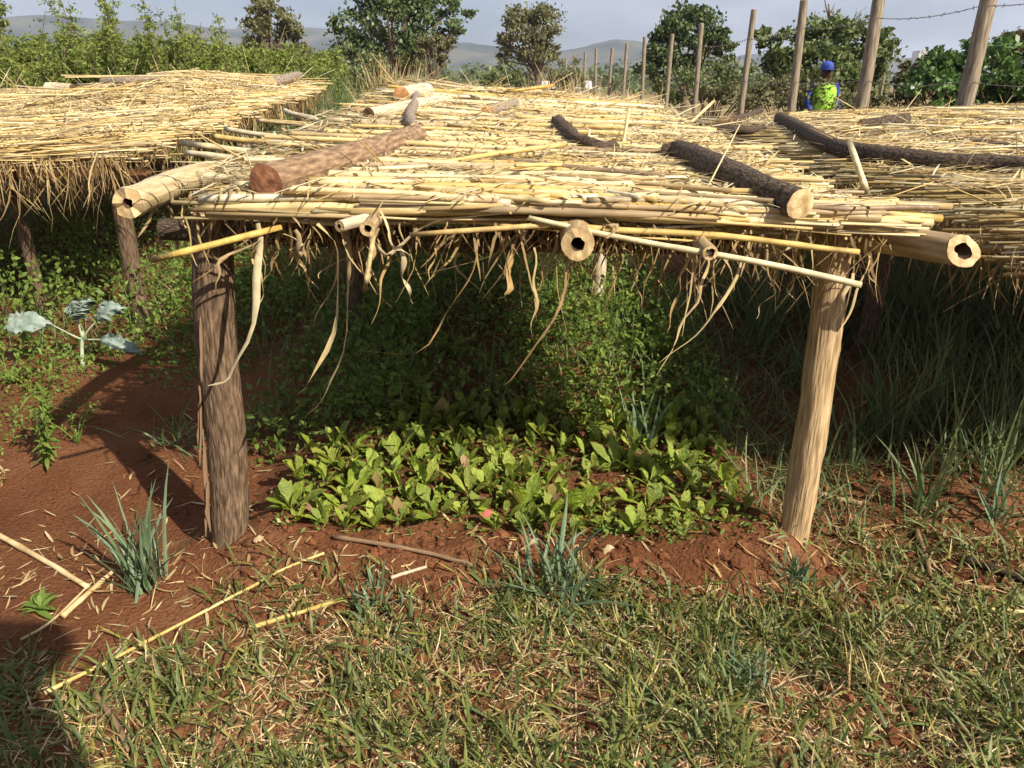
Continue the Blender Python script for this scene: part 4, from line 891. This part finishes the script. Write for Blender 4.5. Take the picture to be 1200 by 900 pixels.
# feathery shrubs behind the left table
def feathery(label, px, zc, h_px, wid, n_stem, seed, wisp=3):
    base = ground_at(px, zc); o = thing('feathery_shrub', base, label, 'shrub', 'feathery shrubs behind the left table'); s_ = MB(); l_ = MB()
    top = P(px, 100-h_px, zc)[2]-base[2]
    for i in range(n_stem):
        tall = i < wisp; a = R.uniform(0, 6.28); rr = wid*math.sqrt(R.random())*(.5 if tall else 1)
        hh = top*(R.uniform(.9, 1.08) if tall else R.uniform(.5, .86)); root = base+[R.normal(0, wid*.35), R.normal(0, wid*.35), -.05]
        tip = root+[math.cos(a)*rr, math.sin(a)*rr, hh]; c = crspline([root, root*.5+tip*.5+[R.normal(0, .06), R.normal(0, .06), .08*hh], tip], 16)
        tubes(s_, c[None], np.linspace(.011, .003, 16)[None], 5)
        # side fronds with paired leaflets
        for q in range(40):
            u = R.uniform(.15, 1); p = c[min(15, int(u*15))]; d = unit(np.array([R.normal(), R.normal(), R.normal()*.5+.35])); fl = R.uniform(.06, .2)*(1.25-.5*u)
            fp = p+d*np.linspace(0, fl, 7)[:, None]; fp[:, 2] -= np.linspace(0, 1, 7)**2*fl*.25
            tubes(s_, fp[None, ::3], np.array([[.003, .002, .001]]), 3, False)
            cards(l_, np.repeat(fp[1:], 2, 0)+R.normal(0, .016, (12, 3)), R.uniform(.03, .058, 12), d*.6, .42)
    s_.build('stem', M['twig'], o); l_.build('foliage', M['leaf_acacia'], o); return o
for px, zc, h, w, n, lab in [(-40, 9.3, 80, .7, 26, 'feathery green shrub at the left photo edge'), (40, 9.0, 84, .7, 30, 'feathery shrub with one long leaning shoot, second from the left edge'), (110, 9.6, 104, .7, 30, 'tallest feathery shrub with upright shoots against the pale hillside'),
        (175, 9.2, 90, .65, 30, 'feathery shrub with bare-tipped twigs, third from the photo edge'), (235, 9.8, 72, .65, 28, 'feathery shrub with a slanting dark twig, before the grey-green tree'), (300, 9.5, 52, .7, 30, 'low feathery shrub in front of the grey-green tree'), (362, 10.2, 48, .6, 26, 'low feathery shrub nearest the big dark tree'),
        (10, 10.6, 50, .9, 26, 'rear feathery shrub filling the gap at the photo edge'), (150, 10.8, 46, .9, 26, 'rear feathery shrub below the tallest shoots'), (270, 10.8, 44, .9, 26, 'rear feathery shrub left of the grey-green tree')]:
    feathery(lab, px, zc, h*1.12, w, n+6, 0, 5)
for px, blobs, lab in [(10, [(0, 72, 40, 26), (50, 68, 34, 26), (-50, 74, 40, 28)], 'dense yellow-green thicket at the photo edge behind the left table'), (130, [(100, 66, 40, 26), (150, 68, 40, 26), (185, 66, 26, 22)], 'dense yellow-green thicket below the tallest feathery shoots'),
        (260, [(225, 70, 34, 24), (275, 74, 36, 20), (305, 76, 30, 18)], 'dense yellow-green thicket left of the grey-green tree'), (350, [(335, 78, 30, 18), (372, 82, 26, 18)], 'low yellow-green thicket at the far corner of the left table')]:
    make_tree(lab, px, 11.2, blobs, 9000, .055, 'leaf_acacia', 0, name='bush', cat='bush', clump=.26, shell=.2, K=110)
# tall grasses
def tall_grass(label, px, zc, n, L, w, m, spread, name='tall_grass_clump', lean=.25):
    p = ground_at(px, zc); x = p[0]+R.normal(0, spread, n); y = p[1]+R.normal(0, spread, n); b = MB()
    blades(b, x, y, R.uniform(.55, 1.05, n)*L, R.uniform(.6, 1.2, n)*w, np.abs(R.normal(lean, lean*.6, n)), 7, curve=.7)
    return tag(b.build(name, M[m]), label, 'grass', 'tall grasses behind the tables')
tall_grass('tall green grass between the left table and the front table', 398, 8.6, 700, 1.25, .006, 'long_grass', .30)
tall_grass('tall green grass at the far corner of the left table', 372, 9.4, 600, 1.1, .006, 'long_grass', .35)
tall_grass('pale dry grass plume in front of the big dark tree', 460, 11.0, 420, 1.5, .007, 'grass_dry', .22, lean=.22)
tall_grass('dry grass at the far end of the front table', 505, 11.5, 420, 1.2, .006, 'grass_dry', .5)
tall_grass('mixed dry grass by the first fence posts', 672, 15, 420, 1.6, .008, 'grass_dry', .5)
tall_grass('dry grass below the round lone tree', 548, 15, 500, 1.3, .008, 'grass_dry', .4)
mb = MB()
for px in range(740, 1240, 10):
    p = ground_at(px, R.uniform(8.4, 11.5)); n = 60; x = p[0]+R.normal(0, .3, n); y = p[1]+R.normal(0, .3, n)
    blades(mb, x, y, R.uniform(.5, 1.15, n), R.uniform(.003, .006, n), np.abs(R.normal(.2, .15, n)), 6, curve=.7)
tag(mb.build('fence_grass', M['grass_dry'], origin=(0, 0, 0)), 'dry grass growing along the wire fence', kind='stuff')
mb = MB()
for px in range(740, 1240, 8):
    p = ground_at(px, R.uniform(8.6, 12.5)); n = 90; x = p[0]+R.normal(0, .3, n); y = p[1]+R.normal(0, .3, n)
    cards(mb, np.stack([x, y, g(x, y)+R.random(n)**1.2*R.uniform(.6, 1.2)], -1), R.uniform(.02, .06, n), None, .5)
tag(mb.build('fence_weeds', M['weed'], origin=(0, 0, 0)), 'green weeds growing through the wire fence', kind='stuff')

# bare dead branches
def dead(label, px, zc, tips, r0):
    base = ground_at(px, zc); o = thing('dead_tree', base, label, 'tree'); b = MB()
    for pts, r in tips:
        c = crspline([base if q is None else P(*q, zc) for q in pts], 14); tubes(b, c[None], np.linspace(r, r*.3, 14)[None], 6)
    b.build('trunk', M['twig'], o); return o
dead('bare forked dead branch above the leafy bush tree', 972, 16.5, [([None, (972, 40), (971, 5)], .05), ([(972, 22), (968, 8), (966, -2)], .022), ([(972, 18), (976, 10), (978, 4)], .02)], .05)
dead('fan of thin bare twigs between two tall fence posts', 1000, 17.5, [([None, (995, 60), (998, 32), (1004, 14)], .035)]+[([(995, 50), (1000+i*4, 30-i), (1004+i*5.5, 10+i*2.2)], .014) for i in range(6)]+[([(1002, 26), (1006, 16), (1016, 8)], .01)], .04)

# ------------------------------------------------------------------ wire fence
FZ = lambda px: 4077/(px-550)
fpx = [(1300, None), (1125, 0), (1008, 0), (928, 0), (866, 15), (814, 30), (779, 42), (752, 45), (728, 52), (711, 57), (697, 58), (683, 62), (671, 65), (660, 70)]
fence = thing('wire_fence', ground_at(866, FZ(866)), 'tall wooden-post fence with barbed wire behind the shade tables', 'fence')
tops = []
for i, (px, ty) in enumerate(fpx):
    zc = FZ(px); q_ = P(px, 128, zc); q2 = P(px, 20, zc); b_ = np.array([q_[0], q_[1], zg(q_[0], q_[1])]); h = 2.62-b_[2]+R.normal(0, .06)
    if ty: h = P(px, ty, zc)[2]-b_[2]
    lean = np.array([.02*R.normal()+.02, 0, 0])
    r = .072 if px > 990 else .058 if px > 900 else .05
    o = solid_log('post', fence, [b_-[0, 0, .2], b_+[0, 0, h*.5]+lean, b_+[0, 0, h]+lean*2], [r*1.08, r, r*.93], M['post_fence'], M['cut_pale'], seed=70+i, rough=.05, sides=12, k=20)
    tops.append(b_+lean)
for hh in (2.08, 1.45, .85):
    b = MB(); bb = MB()
    for a, c in zip(tops[:-1], tops[1:]):
        A = a+[0, 0, hh+.02*R.normal()]; C = c+[0, 0, hh+.02*R.normal()]; k = 12; t = np.linspace(0, 1, k)[:, None]; pts = A*(1-t)+C*t; pts[:, 2] -= .05*4*t[:, 0]*(1-t[:, 0])
        tubes(b, pts[None], np.full((1, k), .0035), 4, False)
        if a[1] < 16:
            nb = int(np.linalg.norm(C-A)/.11); t = np.linspace(.02, .98, nb)[:, None]; q = A*(1-t)+C*t; q[:, 2] -= .05*4*t[:, 0]*(1-t[:, 0])
            d = unit(R.normal(size=(nb, 3)))*.022; tubes(bb, np.stack([q-d, q, q+d], 1), np.full((nb, 3), .0035), 4, False)
    w = b.build('wire', M['wire'], fence); bb.build('barbs', M['wire'], w)['kind'] = 'stuff'
stake = thing('stake_fence', ground_at(1050, 15), 'row of thin grey stakes in front of the far brown field', 'fence')
for px, ty in [(1030, 88), (1046, 84), (1074, 86), (1180, 108)]:
    b_ = ground_at(px, 14); top = P(px+6, ty, 14); solid_log('post', stake, [b_-[0, 0, .1], (b_+top)/2+[.02, 0, 0], top], [.03, .028, .024], M['post_fence'], M['cut_pale'], seed=px, sides=8, k=8)

# ------------------------------------------------------------------ person by the bush
M['blue'] = mat('blue_cloth', [(.03, .05, .26), (.05, .09, .38)], .8, 0, 'noise', (9, .3)); M['vest'] = mat('vest_green', [(.30, .62, .04), (.38, .72, .08)], .7, 0, 'noise', (9, .2))
M['trouser'] = mat('trouser', [(.22, .12, .07), (.30, .17, .10)], .85, 0, 'noise', (9, .3)); M['skin'] = mat('skin', [(.06, .032, .022), (.09, .05, .033)], .55, 0, 'noise', (9, .2)); M['shoe'] = mat('shoe', [(.10, .02, .03), (.16, .03, .04)], .7, 0, 'noise', (9, .2))
pb = ground_at(966, 12.7); person = thing('person', pb, 'person in blue cap and jacket with bright green vest, standing by the bush', 'person')
def skin_obj(name, joints, edges, m, parent, lvl=2):
    me = bpy.data.meshes.new(name); me.from_pydata([j[0] for j in joints], edges, []); me.update(); me.materials.append(m)
    o = bpy.data.objects.new(name, me); COL.objects.link(o); o.parent = parent
    md = o.modifiers.new('skin', 'SKIN'); 
    if not me.skin_vertices: 
        bpy.context.view_layer.objects.active = o
    for v, j in zip(me.skin_vertices[0].data, joints): v.radius = j[1]
    me.skin_vertices[0].data[0].use_root = True
    sb = o.modifiers.new('sub', 'SUBSURF'); sb.levels = lvl; sb.render_levels = lvl; return o
J = [((0, 0, .92), (.15, .11)), ((0, 0, 1.12), (.135, .10)), ((0, .0, 1.34), (.17, .11)), ((0, 0, 1.44), (.08, .07)), ((0, -.01, 1.49), (.075, .075)), ((0, -.02, 1.545), (.10, .115)), ((0, -.015, 1.64), (.08, .09)),
     ((.19, 0, 1.37), (.055, .055)), ((.245, -.02, 1.12), (.042, .042)), ((.25, -.10, .90), (.032, .032)), ((.25, -.13, .82), (.035, .02)),
     ((-.19, 0, 1.37), (.055, .055)), ((-.26, -.04, 1.13), (.042, .042)), ((-.24, -.22, .98), (.032, .032)), ((-.22, -.30, .96), (.035, .02)),
     ((.095, 0, .84), (.085, .09)), ((.10, -.01, .48), (.06, .06)), ((.10, .01, .09), (.042, .045)), ((.11, -.12, .04), (.04, .03)),
     ((-.095, 0, .84), (.085, .09)), ((-.11, -.04, .48), (.06, .06)), ((-.11, .03, .09), (.042, .045)), ((-.12, -.10, .04), (.04, .03))]
E = [(0, 1), (1, 2), (2, 3), (3, 4), (4, 5), (5, 6), (2, 7), (7, 8), (8, 9), (9, 10), (2, 11), (11, 12), (12, 13), (13, 14), (0, 15), (15, 16), (16, 17), (17, 18), (0, 19), (19, 20), (20, 21), (21, 22)]
skin_obj('body', J, E, M['skin'], person)
def scaled(ids, k): return [(J[i][0], (J[i][1][0]*k, J[i][1][1]*k)) for i in ids]
def remap(ids): return [(ids.index(a), ids.index(b)) for a, b in E if a in ids and b in ids]
ids = [2, 1, 0, 7, 8, 9, 11, 12, 13]; skin_obj('jacket', scaled(ids, 1.22), remap(ids), M['blue'], person)
ids = [0, 15, 16, 17, 19, 20, 21]; skin_obj('trousers', scaled(ids, 1.25), remap(ids), M['trouser'], person)
skin_obj('vest', [((0, -.02, 1.41), (.18, .185)), ((0, -.03, 1.28), (.215, .21)), ((0, -.02, 1.1), (.215, .20)), ((0, 0, .86), (.21, .18))], [(0, 1), (1, 2), (2, 3)], M['vest'], person)
for sgn in (1, -1): skin_obj('shoe', [((sgn*.105, .03, .05), (.05, .05)), ((sgn*.115, -.13, .04), (.05, .04))], [(0, 1)], M['shoe'], person, 1)
b = MB(); th = np.linspace(0, 2*math.pi, 17)[:-1]
rings = [(.112, 1.61, 0), (.116, 1.65, 0), (.104, 1.70, 0), (.06, 1.735, 0), (.005, 1.745, 0)]
V = np.array([[(r*math.cos(a)*.9, r*math.sin(a)*1.05-.015, z) for a in th] for r, z, _ in rings]); id_ = np.arange(80).reshape(5, 16)
b.add(V+pb, np.stack([id_[:-1], np.roll(id_[:-1], -1, 1), np.roll(id_[1:], -1, 1), id_[1:]], -1).reshape(-1, 4))
br = np.array([(.09*math.cos(a), -.10+.09*math.sin(a)-.04*(math.sin(a) < 0), 1.615-.01*(math.sin(a) < 0)) for a in th]); b.add(np.concatenate([br, br+[0, 0, .012]])+pb, np.stack([np.arange(16), (np.arange(16)+1) % 16, (np.arange(16)+1) % 16+16, np.arange(16)+16], -1), [(0, i, i+1) for i in range(1, 15)]+[(16, 16+i+1, 16+i) for i in range(1, 15)])
b.build('cap', M['blue'], person)
b = MB()
for sx in (-.03, .03): cards(b, np.array([[sx, -.108, 1.615]])+pb, .02, None)
person.rotation_euler = (0, 0, 0)

# ------------------------------------------------------------------ far plain: woods, houses, tower
mb = MB()
for px in np.arange(380, 1120, 3.2):
    if 1035 < px < 1062: continue
    zc = R.uniform(150, 260); p = ground_at(px, zc); hh = R.uniform(3.5, 7.5); w = R.uniform(1.6, 3.2); n = 60
    d = unit(R.normal(size=(n, 3)))*R.random((n, 1))**.4; cards(mb, p+[0, 0, hh*.55]+d*[w, w, hh*.5]+R.normal(0, .25, (n, 3)), R.uniform(.7, 1.5, n), None, .7)
for px in np.arange(-300, 1500, 5):
    zc = R.uniform(420, 800); p = ground_at(px, zc); hh = R.uniform(4, 8); w = R.uniform(3, 8); n = 40
    d = unit(R.normal(size=(n, 3)))*R.random((n, 1))**.4; cards(mb, p+[0, 0, hh*.5]+d*[w, w, hh*.5], R.uniform(1.6, 3.4, n), None, .7)
tag(mb.build('far_woods', M['leaf_tree'], origin=(0, 0, 0)), 'far line of trees on the plain before the hills', kind='stuff')
M['whitewash'] = mat('whitewash', [(.55, .53, .50), (.66, .64, .60)], .8, 0, 'noise', (.5, .2)); M['sheet'] = mat('sheet_roof', [(.45, .46, .48), (.60, .60, .62)], .4, 0, 'noise', (.5, .2)); M['dark_open'] = mat('dark_opening', [(.02, .02, .02), (.04, .04, .04)], .6, 0, 'noise', (1, .2))
def box(b, c, s):
    c = np.array(c); s = np.array(s)/2; v = np.array([(x, y, z) for x in (-1, 1) for y in (-1, 1) for z in (-1, 1)], float)*s+c
    b.add(v, [(0, 1, 3, 2), (4, 6, 7, 5), (0, 4, 5, 1), (2, 3, 7, 6), (0, 2, 6, 4), (1, 5, 7, 3)])
def house(label, px, zc, w, dp, h, rise, flat=False):
    p = ground_at(px, zc); o = thing('far_house', p, label, 'house', 'buildings on the plain')
    b = MB(); box(b, p+[0, 0, h/2-.3], (w, dp, h+.6)); b.build('wall', M['whitewash'], o, smooth=False)
    b = MB(); q = p+[0, 0, h+.302]
    if flat: box(b, q+[0, 0, .2], (w*1.03, dp*1.03, .4))
    else:
        e = .4; V = np.array([(-w/2-e, -dp/2-e, -.3), (w/2+e, -dp/2-e, -.3), (w/2+e, dp/2+e, -.3), (-w/2-e, dp/2+e, -.3), (-w/2-e, 0, rise), (w/2+e, 0, rise)])+q
        b.add(V, [(0, 1, 5, 4), (2, 3, 4, 5)], [(1, 2, 5), (3, 0, 4)])
    b.build('roof', M['sheet'], o, smooth=False)
    for i in range(int(max(2, w//4))):
        for s in range(max(1, int(h//4))):
            b = MB(); box(b, p+[-w/2+w*(i+.5)/max(2, w//4), -dp/2-.01, 1.5+s*3.4], (1.3, .12, 1.2)); b.build('window', M['dark_open'], o, smooth=False)
    return o
house('small white house with pale roof between the thin fence posts', 690, 330, 12, 7, 3.6, 1.6)
house('pale low house right of the thin fence posts', 706, 420, 9, 6, 3, 1.4)
house('low grey-roofed shed near the first fence posts', 664, 75, 4, 2.5, 1.3, .4)
tw_ = P(1079, 70, 900); tower = house('tiny square tower block on the skyline above the brown bush', 1079, 900, 24, 18, P(1079, 61, 900)[2]-zg(tw_[0], tw_[1]), 0, True)

# ------------------------------------------------------------------ store building behind the photographer (its shadow falls in the lower left corner)
M['plaster'] = mat('plaster', [(.42, .36, .28), (.52, .46, .37)], .9, 0, 'noise', (1.5, .25), (30, .3, .004)); M['door_green'] = mat('door_paint', [(.05, .12, .08), (.07, .16, .10)], .5, 0, 'noise', (8, .2))
store = thing('store_building', (-.85, -3.0, 0), 'plastered store building standing behind the photographer', 'building')
b = MB(); box(b, (-.85, -3.0, 1.45), (4.5, 4.4, 3.1)); b.build('wall', M['plaster'], store, smooth=False)
b = MB(); box(b, (-.85, -3.0, 3.06), (4.7, 4.6, .12)); b.build('roof', M['sheet'], store, smooth=False)
b = MB(); box(b, (-1.6, -.79, 1.0), (.9, .05, 2.0)); dr = b.build('door', M['door_green'], store, smooth=False)
b = MB(); box(b, (-1.27, -.745, 1.0), (.03, .05, .12)); b.build('handle', M['wire'], dr, smooth=False)

# ------------------------------------------------------------------ haze
hz = bpy.data.materials.new('haze'); hz.use_nodes = True; nd = hz.node_tree.nodes; nd.remove(nd['Principled BSDF'])
pv = nd.new('ShaderNodeVolumePrincipled'); pv.inputs['Color'].default_value = (.64, .76, 1.0, 1); pv.inputs['Density'].default_value = .00038; pv.inputs['Anisotropy'].default_value = .1
hz.node_tree.links.new(pv.outputs[0], nd['Material Output'].inputs['Volume'])
b = MB(); box(b, (0, 1250, 120), (5400, 3500, 270)); ho = b.build('haze', hz, origin=(0, 0, 0), smooth=False); tag(ho, 'thin blue haze over the plain', kind='stuff')
